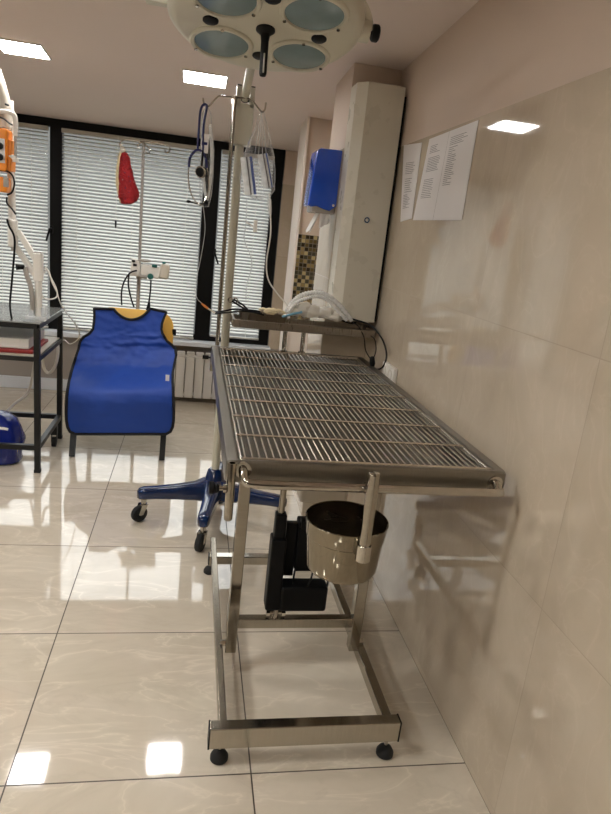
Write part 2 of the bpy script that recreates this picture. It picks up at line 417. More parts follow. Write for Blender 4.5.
# radiator
t = thing('radiator', (.2, 5.4, 0), 'white sectional radiator under the window sill', 'radiator')
b = MB(); x = -.34; fr = 5.37
while x < .62:
    b.box((x+.003, fr, .045), (x+.075, fr+.02, .41), bev=.006)
    b.box((x+.025, fr+.02, .045), (x+.053, fr+.07, .43), bev=.004)
    b.box((x+.006, fr+.008, .41), (x+.072, fr+.06, .445), bev=.008)
    x += .079
b.build('sections', 'rad', t)
b = MB()
for z in (.07, .40): b.cyl((-.36, fr+.035, z), (.64, fr+.035, z), .017)
for xx in (-.3, .55): b.box((xx, fr+.03, .2), (xx+.03, YB-.001, .24)); b.box((xx, fr+.03, 0.0), (xx+.02, fr+.05, .06))
b.build('headers', 'rad', t)
p = aty(205, 357, 5.34)
b = MB(); b.cyl((p.x-.02, p.y, p.z), (p.x+.03, p.y, p.z), .017); b.cyl((p.x+.03, p.y, p.z), (p.x+.1, p.y, p.z), .008); b.cyl((p.x+.1, p.y, p.z), (p.x+.1, fr+.03, p.z), .008)
b.build('valve', 'black', t)

# ------------------------------------------------------------------ surgical table
TX0, TX1, TY0, TY1, TZ = .106, .866, 1.475, 3.045, .945
T = thing('operating_table', (.4, 2.05, 0), 'stainless steel veterinary operating table with slatted grate top', 'operating table')
b = MB(); fl = .031
L = [rrect(TX0+.004, TX1-.004, TY0+.004, TY1-.004, TZ-.058, .012), rrect(TX0, TX1, TY0, TY1, TZ-.055, .014), rrect(TX0, TX1, TY0, TY1, TZ-.006, .014),
     rrect(TX0+.005, TX1-.005, TY0+.005, TY1-.005, TZ, .012), rrect(TX0+fl-.003, TX1-fl+.003, TY0+fl*.6-.003, TY1-fl+.003, TZ, .012),
     rrect(TX0+fl, TX1-fl, TY0+fl*.6, TY1-fl, TZ-.004, .01), rrect(TX0+fl+.004, TX1-fl-.004, TY0+fl*.6+.004, TY1-fl-.004, TZ-.045, .01)]
b.loops(L, True, True)
b.bv = True; b.build('basin', 'basin', T, ang=30)
# grate
gx0, gx1, gy0, gy1 = TX0+fl+.008, TX1-fl-.008, TY0+fl*.6+.006, TY1-fl-.006
b = MB(); z = TZ-.006
n = 36
for k in range(n):
    x = gx0+.012+(gx1-gx0-.024)*k/(n-1)
    b.tube([(x, gy0, z), (x, gy1, z)], .0030, 8)
for k in range(9):
    y = gy0+.004+(gy1-gy0-.008)*k/8
    b.tube([(gx0, y, z+.0045), (gx1, y, z+.0045)], .0034, 8)
b.tube(rrect(gx0, gx1, gy0, gy1, z-.001, .01), .0045, 8, closed=True)
b.build('grate', 'rod', T)
# push rail
p0 = aty(243, 469.5, TY0); p1 = aty(494.5, 483, TY0)
RY = TY0-.036
a = aty(254, 484.5, RY); e = aty(490, 492.5, RY); zr = (a.z+e.z)/2
b = MB()
b.tube(crom([p0+V((0, .01, 0)), p0+V((0, -.015, -.001)), V((p0.x+.006, TY0-.03, zr+.006)), V((a.x+.016, RY, zr)), V((.4, RY, zr)), V((p1.x-.03, RY, zr)), V((p1.x-.004, TY0-.029, zr+.004)), V((p1.x+.001, TY0-.012, p1.z)), V((p1.x, TY0+.006, p1.z))], 6), .0115, 12)
for p in (p0, p1): b.cyl((p.x, TY0-.006, p.z), (p.x, TY0+.003, p.z), .021)
b.build('push_rail', 'chrome', T)
# front-left pole socket and its knobs
b = MB(); sy = TY0-.018
top = aty(234.3, 463, sy); bot = aty(227.6, 520, sy); sx = (top.x+bot.x)/2-.002
b.lathe([(.0085, 0), (.0105, .002), (.0112, .006), (.0112, top.z-bot.z-.004), (.010, top.z-bot.z), (.008, top.z-bot.z), (.0078, .02)], (sx, sy, bot.z), seg=20)
b.box((sx-.006, sy, bot.z+.07), (sx+.006, TY0+.002, bot.z+.14))
b.build('pole_socket', 'steel_v', T)
for dz in (.062, .048):
    pass
kz = aty(214, 488, sy).z
b = MB(); b.cyl((sx-.03, sy, kz), (sx-.008, sy, kz), .006); b.cyl((sx-.018, sy, kz), (sx-.010, sy, kz), .011)
k = b.build('clamp_screw', 'chrome', T)
b = MB(); b.lathe([(.006, 0), (.016, .002), (.017, .012), (.012, .016), (.013, .02), (.009, .026)], (sx-.054, sy, kz), (1, 0, 0), seg=14)
b.build('clamp_knob', 'black', T)
# post that carries the bucket
px, py = .470, TY0-.066
ptop = aty(374.5, 473, py).z; pbot = aty(362.3, 552, py).z
b = MB(); b.lathe([(.013, 0), (.0155, .003), (.0155, ptop-pbot-.004), (.013, ptop-pbot), (.0001, ptop-pbot)], (px, py, pbot), seg=24)
b.box((px-.012, py, zr-.014), (px+.012, RY+.012, zr+.014), bev=.003)
b.build('hanger_post', 'steel_v', T)
# socket at the far left corner
b = MB(); FX, FY = .136, TY1+.014
b.lathe([(.012, 0), (.0145, .004), (.0145, .12), (.0115, .124)], (FX-.018, FY, TZ-.13), seg=16); b.box((FX-.03, TY1-.003, TZ-.05), (FX+.006, FY, TZ-.02))
b.build('pole_socket', 'steel_v', T)
# legs
LY = 1.88; LX = (.2, .638)
for k, x in enumerate(LX):
    b = MB(); b.box((x-.0185, LY-.02, .098), (x+.0185, LY+.02, .888), bev=.003)
    o = b.build('leg', 'steel_v', T, ang=30)
    b = MB(); s_ = -1 if k == 0 else 1
    b.cyl((x+s_*.016, LY, .125), (x+s_*.036, LY, .125), .011, seg=6); b.build('pivot_bolt', 'chrome', o)
b = MB(); b.box((LX[0]+.018, LY-.016, .192), (LX[1]-.018, LY+.016, .228), bev=.003)
b.build('cross_bar', 'steel', T, ang=30)
b = MB()
b.box((LX[0]-.02, 1.6, .862), (LX[0]+.02, 2.9, .889), bev=.003); b.box((LX[1]-.02, 1.6, .862), (LX[1]+.02, 2.9, .889), bev=.003)
b.box((LX[0], 1.86, .864), (LX[1], 1.9, .888)); b.box((LX[0], 2.6, .864), (LX[1], 2.64, .888))
b.build('top_frame', 'steel_y', T, ang=30)
# base frame
b = MB(); b.box((.120, 1.478, .066), (.688, 1.516, .134), bev=.003); b.build('base_front_bar', 'steel', T, ang=30)
for x0 in (.118, .6855): MB().box((x0, 1.4775, .066), (x0+.0045, 1.5165, .1345)).build('end_cap', 'black', T, smooth=False)
for x0, x1 in ((.148, .172), (.644, .674)):
    b = MB(); b.box((x0, 1.516, .082), (x1, 2.66, .122), bev=.003); b.build('base_side_rail', 'steel_y', T, ang=30)
b = MB(); b.box((.14, 2.50, .072), (.685, 2.54, .11), bev=.003); b.build('base_rear_bar', 'steel', T, ang=30)
b = MB(); b.box((.136, 2.499, .07), (.141, 2.541, .112)); b.build('end_cap', 'black', T, smooth=False)
for x, y in ((.156, 1.51), (.660, 1.50), (.148, 2.555), (.665, 2.555)):
    b = MB(); b.lathe([(.022, 0), (.0265, .004), (.0265, .014), (.02, .026), (.009, .034), (.0001, .034)], (x, y, 0), seg=20)
    o = b.build('foot', 'rubber', T)
    MB().cyl((x, y, .03), (x, y, .083), .006, seg=10).build('stem', 'chrome', o)
# lifting actuator
A = MB(); A.box((.303, LY-.03, .27), (.353, LY+.03, .535), bev=.006); A.box((.310, LY-.02, .53), (.347, LY+.02, .62), bev=.006)
A = A.build('actuator', 'black', T, ang=30)
b = MB(); b.box((.35, LY-.035, .268), (.513, LY+.035, .362), bev=.01); b.box((.32, LY-.028, .268), (.36, LY+.028, .36), bev=.006); b.build('motor', 'black', A, ang=30)
b = MB(); b.box((.400, LY+.03, .385), (.472, LY+.09, .57), bev=.006); b.box((.405, LY+.02, .55), (.43, LY+.05, .585), bev=.004); b.box((.36, LY+.045, .36), (.40, LY+.07, .56), bev=.003); b.build('battery_box', 'black', A, ang=30)
b = MB(); b.cyl((.3285, LY, .615), (.3285, LY, .885), .0105); b.build('piston', 'steel_v', A)
b = MB(); b.cyl((.345, LY, .215), (.345, LY, .275), .011); b.cyl((.315, LY, .247), (.375, LY, .247), .008)
for x in (.318, .372): b.cyl((x-.006, LY, .247), (x+.006, LY, .247), .014, seg=6)
b.build('pivot_bolt', 'chrome', A)
b = MB(); b.tube(crom([(.40, LY+.02, .40), (.395, LY-.01, .36), (.42, LY-.03, .345), (.45, LY-.01, .37), (.47, LY+.03, .40), (.5, LY+.04, .41), (.52, LY+.02, .39), (.515, LY, .345)], 6), .0035, 6); b.build('cord', 'black', A)
b = MB(); b.box((.395, 1.93, .632), (.56, 2.07, .862), bev=.01); b.build('control_box', 'offwhite', T, ang=30)
# drain fitting
b = MB(); b.lathe([(.03, .0), (.03, -.012), (.016, -.03), (.014, -.05)], (.47, 1.72, TZ-.058), seg=18); b.cyl((.41, 1.70, .858), (.53, 1.70, .858), .011); b.cyl((.43, 1.70, .858), (.43, 1.70, .84), .015); b.ball((.415, 1.7, .856), .015, 10, 8)
b.build('drain_valve', 'chrome', T)
# instrument shelf over the far end
SX0, SX1, SY0, SY1, SZ = .190, .882, 2.935, 3.150, 1.094
b = MB()
L = [rrect(SX0+.004, SX1-.004, SY0+.004, SY1-.004, SZ-.036, .01), rrect(SX0, SX1, SY0, SY1, SZ-.033, .012), rrect(SX0, SX1, SY0, SY1, SZ-.002, .012), rrect(SX0+.002, SX1-.002, SY0+.002, SY1-.002, SZ, .012),
     rrect(SX0+.012, SX1-.012, SY0+.012, SY1-.012, SZ, .01), rrect(SX0+.014, SX1-.014, SY0+.014, SY1-.014, SZ-.022, .01)]
b.loops(L, True, True)
b.bv = True; S_ = b.build('instrument_shelf', 'tray', T, ang=30)
for x in (.455, .545):
    b = MB(); b.cyl((x, 3.025, TZ-.004), (x, 3.025, SZ-.03), .0105); b.cyl((x, 3.025, TZ-.002), (x, 3.025, TZ+.006), .018); b.build('support_post', 'steel_v', S_)

# bucket
BC = V((.452, 1.535)); BT, BB = .770, .617
t = thing('bucket', (BC.x, BC.y, BB), 'round stainless steel bucket hung under the front rail of the table', 'bucket')
b = MB(); H = BT-BB
b.lathe([(.084, 0), (.094, .004), (.100, .016), (.1065, .105), (.1095, .108), (.1135, H-.004), (.115, H), (.113, H+.002), (.110, H), (.102, .108), (.095, .02), (.085, .008), (.0001, .006)], (BC.x, BC.y, BB), seg=48)
b.build('bowl', 'bowl', t, ang=30)
b = MB(); b.lathe([(.1094, H-.001), (.1015, .1085), (.0945, .022), (.083, .0135), (.0001, .0125)], (BC.x, BC.y, BB), seg=48); b.build('inside_shade', 'bowl_shade', t)  # thin dark shell painting the dim reflection inside the bowl
b = MB(); b.lathe([(.0175, 0), (.0195, .002), (.0195, .044), (.0175, .046)], (px, py, .712), seg=24); b.box((px-.012, py+.016, .722), (px+.012, BC.y-.10, .75), bev=.002)
b.build('hanger_sleeve', 'chrome', t)

# ------------------------------------------------------------------ table infusion pole
hy = FY
P_ = thing('infusion_pole', (FX, hy, TZ-.12), 'thin steel infusion pole with bent wire hooks rising from table corner', 'infusion pole')
ptop = aty(236, 99, hy)
b = MB(); b.cyl((FX-.004, hy, TZ-.0), (ptop.x-.006, hy, ptop.z-.004), .0095, seg=14); b.build('pole', 'steel_v', P_)
hk = [(203, 98), (203.6, 102), (205, 105.5), (208, 106.2), (211, 104), (217.9, 96.6), (224, 96), (237, 97.6), (250.5, 99.2), (260, 110.5), (262.5, 112), (265, 109), (265.8, 102.5)]
b = MB(); b.tube(crom([aty(u, v, hy) for u, v in hk], 4), .0042, 8); b.cyl((ptop.x-.006, hy, ptop.z-.02), (ptop.x-.006, hy, ptop.z+.012), .0125)
b.build('hook_bar', 'chrome', P_)
LH, RH = aty(206.5, 106, hy), aty(262, 112, hy)

# stethoscope
def px_tube(b, pts, y, r, n=5, seg=8, dy=None):
    q = [aty(u, v, y+(dy[i] if dy else 0)) for i, (u, v) in enumerate(pts)]; b.tube(crom(q, n), r, seg); return b
sy_ = hy-.02
t = thing('stethoscope', aty(198, 200, sy_), 'navy stethoscope hanging from the left hook of the thin steel pole', 'stethoscope')
b = MB(); px_tube(b, [(203, 150), (203.5, 125), (206.8, 106.5), (203, 105.2), (200.3, 112), (198.8, 130), (197.6, 150)], sy_, .0055)
px_tube(b, [(188.9, 167), (190, 158), (194, 152), (198, 150), (203, 152.5), (206, 160), (206.8, 168)], sy_, .0058)
b.build('tubing', 'navy', t)
b = MB(); px_tube(b, [(188.9, 166), (188.4, 178), (190.5, 192), (196, 202), (200.5, 204)], sy_, .0028); px_tube(b, [(206.8, 167), (208.6, 180), (207.8, 192), (203.5, 203), (199, 205.5)], sy_, .0028)
b.build('binaurals', 'chrome', t)
for u, v in ((188.7, 201.5), (206.3, 203)):
    b = MB(); p = aty(u, v, sy_-.006); b.ball(p, (.011, .009, .007), 12, 8); b.tube([p, aty(197.5, 204, sy_)], .0026, 6); b.build('ear_tip', 'black', t)
b = MB(); p = aty(201, 172, sy_-.012); b.lathe([(.012, -.012), (.024, -.008), (.026, .002), (.02, .008), (.008, .02)], p, (.5, .8, .2), seg=20); b.cyl(p, aty(203, 150, sy_), .005)
o = b.build('chest_piece', 'black', t)
b = MB(); b.lathe([(.0245, -.009), (.027, -.006), (.0265, -.002)], p, (.5, .8, .2), seg=20); b.build('rim', 'chrome', o)

# clear packs
def bag(name, label, cat, top, rows, y, depth):
    """rows: (v, left u, right u) outline of a hanging film bag"""
    t = thing(name, top, label, cat)
    ls = []; seg = 22
    for v, l, r in rows:
        a, e = aty(l, v, y), aty(r, v, y); c = (a+e)/2; w = (e-a)/2; lp = []
        for k in range(seg):
            an = 2*PI*k/seg
            q = c + w*math.cos(an) + V((0, min(depth, w.length*.9)*math.sin(an), 0))
            q += (q-c)*.16*noise.noise(q*38) + V((0, 0, .004*noise.noise(q*25)))
            lp.append(q)
        ls.append(lp)
    b = MB(); b.loops(ls, True, True); b.build('film', 'film', t)
    return t
t = bag('infusion_set_bag', 'clear plastic bag of white tubing hanging behind the navy stethoscope', 'plastic bag', LH,
        [(107, 205.5, 208), (114, 202, 211), (128, 201, 213), (150, 200, 214), (175, 199, 214), (195, 199, 212), (207, 201, 209)], hy+.006, .025)
b = MB(); a = aty(205, 141, hy-.022); b.box(a+V((-.014, -.001, -.05)), a+V((.016, .0, .03))); b.build('paper_label', 'paper', t, smooth=False)
b = MB(); a = aty(204.5, 143.5, hy-.024); b.box(a+V((-.012, -.001, -.006)), a+V((.012, .0, .006))); b.build('blue_print', 'navy', t, smooth=False)
b = MB()
for k in range(5):
    c0 = 207+1.2*math.sin(k*2); px_tube(b, [(c0-3, 120), (c0-4-k*.4, 145), (c0-4, 175), (c0-1, 196+k), (c0+2, 190), (c0+4+k*.3, 160), (c0+3, 125)], hy+.003*k-.006, .0024, 5, 6)
b.build('tubing', 'tubeclear', t)
b = MB(); px_tube(b, [(203, 205), (205, 230), (200, 262), (195, 285), (197, 298), (204, 305)], hy+.01, .0013, 6, 6); b.build('drip_line', 'tubeclear', t)
t = bag('infusion_set_bag', 'clear pear-shaped plastic bag of infusion sets hanging from the right hook', 'plastic bag', RH,
        [(111, 261, 264), (117, 257.5, 265.5), (128, 255, 268), (140, 249.5, 271), (155, 244, 273.5), (170, 240.5, 275), (182, 239.5, 275.5), (190, 241.5, 274.5), (196, 247, 270), (199, 253, 262)], hy, .05)
def pack(u0, v0, u1, v1, wpx, y, mat, stripe):
    a, e = aty(u0, v0, y), aty(u1, v1, y); ax = (e-a); L_ = ax.length; ax.normalize(); w = wpx*.0049; sd = V((ax.z, 0, -ax.x))
    def sheet_(x0, x1, off):
        ls = []
        for i in range(9):
            r = i/8; c0 = a+ax*(L_*r); row = []
            for k in range(7):
                q = x0+(x1-x0)*k/6; bend = .012*math.cos(q*1.4)*(.6+.4*math.sin(r*PI))+.003*noise.noise(V((q*2, r*4, u0)))
                row.append(c0+sd*(q*w/2)+V((0, off-bend, 0)))
            ls.append(row)
        return ls
    b = MB(); b.loops(sheet_(-1, 1, 0), closed=False); o = b.build('infusion_pack', mat, t, ang=180)
    b = MB(); b.loops(sheet_(*stripe, -.0015), closed=False); b.build('printed_stripe', 'packblue', o, ang=180)
    b = MB(); b.loops(sheet_(stripe[1]+.35, stripe[1]+.6, -.0015), closed=False); b.build('printed_text', 'ink', o, ang=180)
pack(246, 157, 250.5, 195, 11, hy-.03, 'packwhite', (-1, -.55))
pack(262.5, 154, 268.5, 188, 10, hy-.03, 'packwhite', (-.8, -.55))
b = MB()
for k in range(4):
    b.tube(crom([aty(261.5, 113, hy), aty(257.5+k*2.3, 135, hy-.02+.008*k), aty(254+k*4.2, 165, hy+.01+.006*k), aty(256+k*2.6, 188, hy-.01)], 6), .0014, 6)
b.build('tubing', 'tubeclear', t)
# drip line that falls from that bag to the shelf
t2 = thing('drip_line', aty(269, 190, hy-.02), 'white drip line falling from the right bag down to the shelf', 'tube')
b = MB(); px_tube(b, [(270.5, 217), (270.5, 235), (266.5, 262), (268.5, 280), (277, 293), (288, 306), (292, 313)], hy-.03, .0034, 7, 8); b.build('tubing', 'white', t2)
b = MB(); a, e = aty(269, 193, hy-.03), aty(270.3, 218, hy-.03); b.tube([a, a*.8+e*.2, a*.75+e*.25, a*.3+e*.7, e], [.004, .004, .009, .009, .004], 10); b.build('drip_chamber', 'tubeclear', t2)
t2 = thing('drip_line', aty(254, 222, hy-.03), 'thin clear drip line with small white clip below the right bag', 'tube')
b = MB(); px_tube(b, [(247, 199), (246, 225), (244.5, 240), (252, 262), (247, 285), (246, 300)], hy-.03, .0022, 7, 6); b.build('tubing', 'tubeclear', t2)
b = MB(); a = aty(255.5, 227, hy-.03); b.box(a+V((-.01, -.004, -.024)), a+V((.008, .004, .03)), bev=.003); b.tube([a+V((-.012, 0, -.0)), aty(246.5, 222, hy-.03)], .003, 6); b.build('roller_clamp', 'white', t2)

# ------------------------------------------------------------------ mobile surgical lamp
HB = V((.172, 3.13, 0))
LMP = thing('surgical_lamp', HB, 'cream four-lens surgical lamp on column with blue wheeled star base', 'surgical lamp')
b = MB(); b.lathe([(.03, .095), (.066, .10), (.07, .13), (.064, .18), (.05, .225), (.038, .27), (.03, .278), (.022, .278)], HB, seg=24)
BASE_ANG = (190, 261, 342, 82)
for k in range(4):
    a = math.radians(BASE_ANG[k]); d = V((math.cos(a), math.sin(a), 0)); n_ = V((-d.y, d.x, 0)); ls = []
    for r, w, z0, z1 in ((.0, .052, .10, .235), (.05, .05, .10, .222), (.10, .042, .108, .202), (.2, .036, .116, .190), (.3, .032, .122, .184), (.36, .031, .122, .182), (.385, .026, .124, .176), (.395, .014, .13, .165)):
        lp = []
        for j in range(16):
            q = 2*PI*j/16; ca, sa = math.cos(q), math.sin(q)
            ca = math.copysign(abs(ca)**.5, ca); sa = math.copysign(abs(sa)**.5, sa)
            lp.append(HB+d*r+n_*(w*ca)+V((0, 0, (z0+z1)/2+(z1-z0)/2*sa)))
        ls.append(lp)
    b.loops(ls, True, True)
b.build('star_base', 'bluebase', LMP)
for k in range(4):
    a = math.radians(BASE_ANG[k]); d = V((math.cos(a), math.sin(a), 0)); c0 = HB+d*.36
    sw = math.radians(215+31*k); w = V((math.cos(sw), math.sin(sw), 0)); n_ = V((-w.y, w.x, 0)); wc = c0+w*.024+V((0, 0, .043))
    b = MB(); b.lathe([(.028, -.014), (.039, -.014), (.043, -.009), (.043, .009), (.039, .014), (.028, .014)], wc, n_, seg=24); o = b.build('caster', 'rubber', LMP)
    b = MB(); b.cyl(c0+V((0, 0, .085)), c0+V((0, 0, .125)), .014)
    for s_ in (-1, 1):
        q = n_*(.018*s_)
        b.prism([c0+q+V((0, 0, .095))-w*.016, c0+q+V((0, 0, .095))+w*.02, wc+q+w*.012, wc+q-w*.012-V((0, 0, .004))], n_*(.002*s_))
    b.box(c0+V((-.018, -.018, .088)), c0+V((.018, .018, .094)), bev=.002); b.cyl(wc-n_*.019, wc+n_*.019, .006, seg=10)
    b.build('fork', 'chrome', o)
b = MB(); hz0 = aty(243, 146, HB.y).z; hz1 = aty(247, 88, HB.y).z; j = aty(230, 272, HB.y).z
b.cyl(HB+V((0, 0, .25)), HB+V((0, 0, j)), .0205); b.cyl(HB+V((0, 0, j)), HB+V((0, 0, j+.006)), .0185); b.cyl(HB+V((0, 0, j+.006)), HB+V((0, 0, hz0+.01)), .0205)
b.build('column', 'creamdark', LMP)
hx = (aty(235, 120, HB.y).x+aty(252, 120, HB.y).x)/2; hw = .041
b = MB(); y0, y1 = HB.y-.035, HB.y+.035
b.box((hx-hw, y0, hz0), (hx+hw, y1, hz1-.07), bev=.004)
b.box((hx-hw, y0, hz1-.085), (hx-hw+.022, y1, hz1), bev=.003); b.box((hx+hw-.022, y0, hz1-.085), (hx+hw, y1, hz1), bev=.003)
b.build('column_head', 'cream', LMP, ang=30)
for x0 in (hx-hw+.001, hx+hw-.021): MB().box((x0, y0+.001, hz1-.001), (x0+.02, y1-.001, hz1+.004)).build('end_cap', 'black', LMP, smooth=False)
HC = V((.139, 1.75, 1.981)); tilt = math.radians(TILT) if 'TILT' in globals() else math.radians(12)
nz = V((0, -math.sin(tilt), -math.cos(tilt)))      # the lamp looks down along nz
ex = V((1, 0, 0)); ey = nz.cross(ex)*-1            # in-plane axes
pv = V((hx, HB.y, hz1-.045)); yk = HC - nz*.17
b = MB(); b.tube([pv, pv+(yk-pv)*.98], .017, 14); b.build('boom_arm', 'creamdark', LMP)
b = MB(); b.cyl((hx-hw-.003, HB.y, hz1-.05), (hx+hw+.003, HB.y, hz1-.05), .007); b.ball(pv, .0185, 12, 8); b.build('boom_joint', 'black', LMP)
RD = .25
HD = MB().lathe([(.0001, .0), (.214, .0), (.229, -.004), (.239, -.014), (.243, -.03), (.243, -.052), (.237, -.062), (.22, -.075), (.16, -.098), (.08, -.11), (.0001, -.112)], HC, nz, seg=72).build('lamp_head', 'cream', LMP, ang=35)
for sx_ in (-1, 1):
    for sy2 in (-1, 1):
        c0 = HC+ex*(.103*sx_)+ey*(.103*sy2)
        b = MB(); b.lathe([(.083, -.002), (.083, .003), (.080, .006), (.072, .006), (.070, .002), (.070, -.002)], c0, nz, seg=36); o = b.build('lens_ring', 'cream', HD)
        for q in range(3):
            an = q*2*PI/3+.5; pp = c0+ex*(.076*math.cos(an))+ey*(.076*math.sin(an)); b = MB(); b.cyl(pp+nz*.005, pp+nz*.009, .0045, seg=8); b.build('screw', 'chrome', HD)
        b = MB(); b.lathe([(.071, -.001), (.070, .001), (.04, .004), (.0001, .005)], c0, nz, seg=36); b.build('lens', 'lens', HD)
for an in (0, 90, 180, 270):
    a = math.radians(an); c0 = HC+ex*(.135*math.cos(a))+ey*(.135*math.sin(a))
    MB().lathe([(.0195, -.001), (.0195, .003), (.017, .005), (.0001, .006)], c0, nz, seg=20).build('vent_plug', 'black', HD)
b = MB(); b.lathe([(.024, -.001), (.024, .004), (.019, .008), (.012, .014), (.0095, .03), (.0095, .105), (.008, .112), (.0001, .113)], HC, nz, seg=20); b.build('handle', 'black', HD)
b = MB(); p = HC+nz*.082-V((0, .0065, 0)); b.box(p+V((-.002, -.0045, -.025)), p+V((.002, 0, .022)), rotax(-12, 'X'), bev=.001); b.build('handle_slot', 'greyplast', HD)
# yoke with its pivots
yc = HC-nz*.036
b = MB(); arc = []
for k in range(25):
    an = PI*k/24; arc.append(yc+ex*(.263*math.cos(an))-nz*(.16*math.sin(an)))
b.tube(arc, .012, 10)
b.cyl(yc+ex*.228, yc+ex*.262, .026); b.box(yc-ex*.278+V((-.012, -.016, -.02)), yc-ex*.233+V((0, .016, .03)), bev=.003)
b.build('yoke', 'cream', LMP)
b = MB(); b.lathe([(.006, 0), (.006, .006), (.018, .008), (.0205, .012), (.0205, .024), (.017, .027)], yc+ex*.262, ex, seg=12); b.build('tilt_knob', 'black', LMP)

# ------------------------------------------------------------------ things on the instrument shelf
z0 = SZ-.022
def shelf_pt(u, v, y): return aty(u, v, y)
b = MB()
t = thing('breathing_hose', (.45, 3.05, z0), 'pale corrugated breathing hose arching over the instrument shelf', 'hose')
def hose(pts, y, r, name):
    c = crom([aty(u, v, y) for u, v in pts], 16); rs = [r*(1+.13*(1 if i % 3 else -1)) for i in range(len(c))]
    MB().tube(c, rs, 10).build(name, 'palewhite', t)
hose([(286, 312), (292, 303), (301, 295.5), (316, 292.5), (329, 296.5), (341, 307), (352, 321)], 2.99, .0105, 'inhale_tube')
hose([(288, 313), (296, 303), (306, 298.5), (318, 296.5), (329, 301), (340, 313), (347, 320.5)], 2.97, .0085, 'exhale_tube')
def lump(pts, y, name, mat, label, cat, sc_=1, cr=.45):
    b = MB()
    for (u, v, w, h) in pts:
        p = aty(u, v, y); p.z = max(p.z, z0+h*sc_*.75)
        b.ball(p, (w*sc_, .03, h*sc_), 18, 12, crumple=cr, fr=45)
    lo = min(q.z for q in b.v)
    for q in b.v: q.z += 0 if q.z > z0 else (z0-q.z)
    return tag(b.build(name, mat, org=(aty(pts[0][0], pts[0][1], y).x, y, z0)), label, cat)
lump([(303, 309, .05, .034), (312, 311, .05, .03), (324, 313, .05, .028), (335, 317, .045, .022), (294, 311, .04, .026)], 3.0, 'cloth', 'cloth', 'crumpled white cloth lying under the pale breathing hose', 'cloth')
t = thing('surgical_glove', (aty(272, 313, 3.0).x, 3.0, z0), 'cream latex glove lying limp on the left half of shelf', 'glove')
b = MB(); p = aty(271, 311.5, 2.99); b.ball(p, (.036, .026, .016), 18, 10, crumple=.4, fr=50); b.build('palm', 'glove', t)
for k in range(5):
    b = MB(); a = p+V((.02-.008*k if k < 4 else -.02, -.012+.004*k, .004)); e = a+V((.045-.006*k if k < 4 else -.035, -.015+.01*k, -.003+.006*(k % 2)))
    b.tube(crom([a, (a+e)/2+V((0, 0, .006)), e], 5), [.006]*10+[.003], 8); b.build('finger', 'glove', t)
b = MB(); a, e = aty(282, 317, 2.97), aty(302, 312, 2.97); b.tube(crom([a, (a+e)/2+V((0, -.003, .002)), e], 6), .006, 8); tag(b.build('blue_tube', 'lblue', org=a), 'short light blue tube lying before the white cloth', 'tube')
# steel dish at the left back
b = MB(); dx0, dx1, dy0, dy1 = .225, .47, 3.05, 3.13
b.loops([rrect(dx0+.012, dx1-.012, dy0+.012, dy1-.012, z0, .02), rrect(dx0, dx1, dy0, dy1, z0+.05, .025), rrect(dx0-.004, dx1+.004, dy0-.004, dy1+.004, z0+.051, .026), rrect(dx0+.003, dx1-.003, dy0+.003, dy1-.003, z0+.049, .024), rrect(dx0+.015, dx1-.015, dy0+.015, dy1-.015, z0+.004, .02)], True, True)
tag(b.build('instrument_dish', 'tray', org=(.34, 3.09, z0)), 'shallow grey steel instrument dish at the left back of the shelf', 'dish')
# black cables and probe at the left end
t = thing('probe', aty(215, 313, 2.96), 'black cabled probe with an orange tip jutting from shelf end', 'probe')
b = MB()
px_tube(b, [(214.5, 312.5), (225, 310.8), (235, 309), (248, 310), (262, 313.5)], 2.97, .0042, 5, 8); px_tube(b, [(215, 313.5), (228, 312.5), (240, 311), (252, 312), (264, 315)], 2.96, .0036, 5, 8)
px_tube(b, [(216, 312), (222, 313.2), (236, 311.8), (250, 309.8), (260, 311.5)], 2.99, .003, 5, 6); b.build('cable', 'black', t)
b = MB(); a, e = aty(208, 308.5, 2.965), aty(215, 313, 2.965); b.tube([a, e], [.0036, .0045], 10); b.build('shaft', 'offwhite', t)
b = MB(); a, e = aty(201.5, 303.5, 2.965), aty(208.2, 308.7, 2.965); b.tube([a, a*.5+e*.5, e], [.0032, .0058, .0046], 10); b.build('tip', 'orangedark', t)
t = thing('forceps', aty(237, 303, 3.0), 'dark steel forceps with ring handles propped on the shelf left end', 'forceps')
b = MB(); px_tube(b, [(232, 301), (236, 303.5), (240, 306), (246, 310)], 3.0, .0045, 4, 8); px_tube(b, [(234, 299.5), (238, 302), (243, 305), (248, 310)], 3.015, .0045, 4, 8); b.build('shanks', 'black', t)
for u, v, y in ((230.5, 300, 3.0), (235.5, 300.5, 3.01)):
    b = MB(); c0 = aty(u, v, y); b.tube([c0+V((.011*math.cos(a), 0, .011*math.sin(a))) for a in [2*PI*k/16 for k in range(16)]], .003, 6, closed=True); b.build('finger_ring', 'chrome', t)
# black cord falling over the right end
t = thing('power_cord', aty(345, 322, 3.0), 'black cord with plug trailing over the right end of the shelf', 'cord')
b = MB(); px_tube(b, [(309, 311), (322, 313.5), (336, 318), (349, 323), (356, 322.5)], 2.99, .0035, 6, 8)
b.tube(crom([aty(352, 319, 2.99), aty(364, 322.5, 2.93), aty(374, 328, 2.86), aty(383, 341, 2.78), aty(386.5, 355, 2.74), aty(383.5, 366, 2.74), aty(377, 369.5, 2.78), aty(372, 367, 2.82)], 7), .0042, 8)
b.tube(crom([aty(373.5, 358.5, 2.82), aty(376, 350, 2.83), aty(374.8, 340, 2.86), aty(371, 336, 2.92)], 6), .0026, 8)
b.tube(crom([aty(370.5, 359, 2.82), aty(365.5, 350, 2.87), aty(363.8, 337, 2.915), aty(358, 326, 2.96), aty(350, 321, 2.99)], 6), .0026, 8)
b.build('cable', 'black', t)
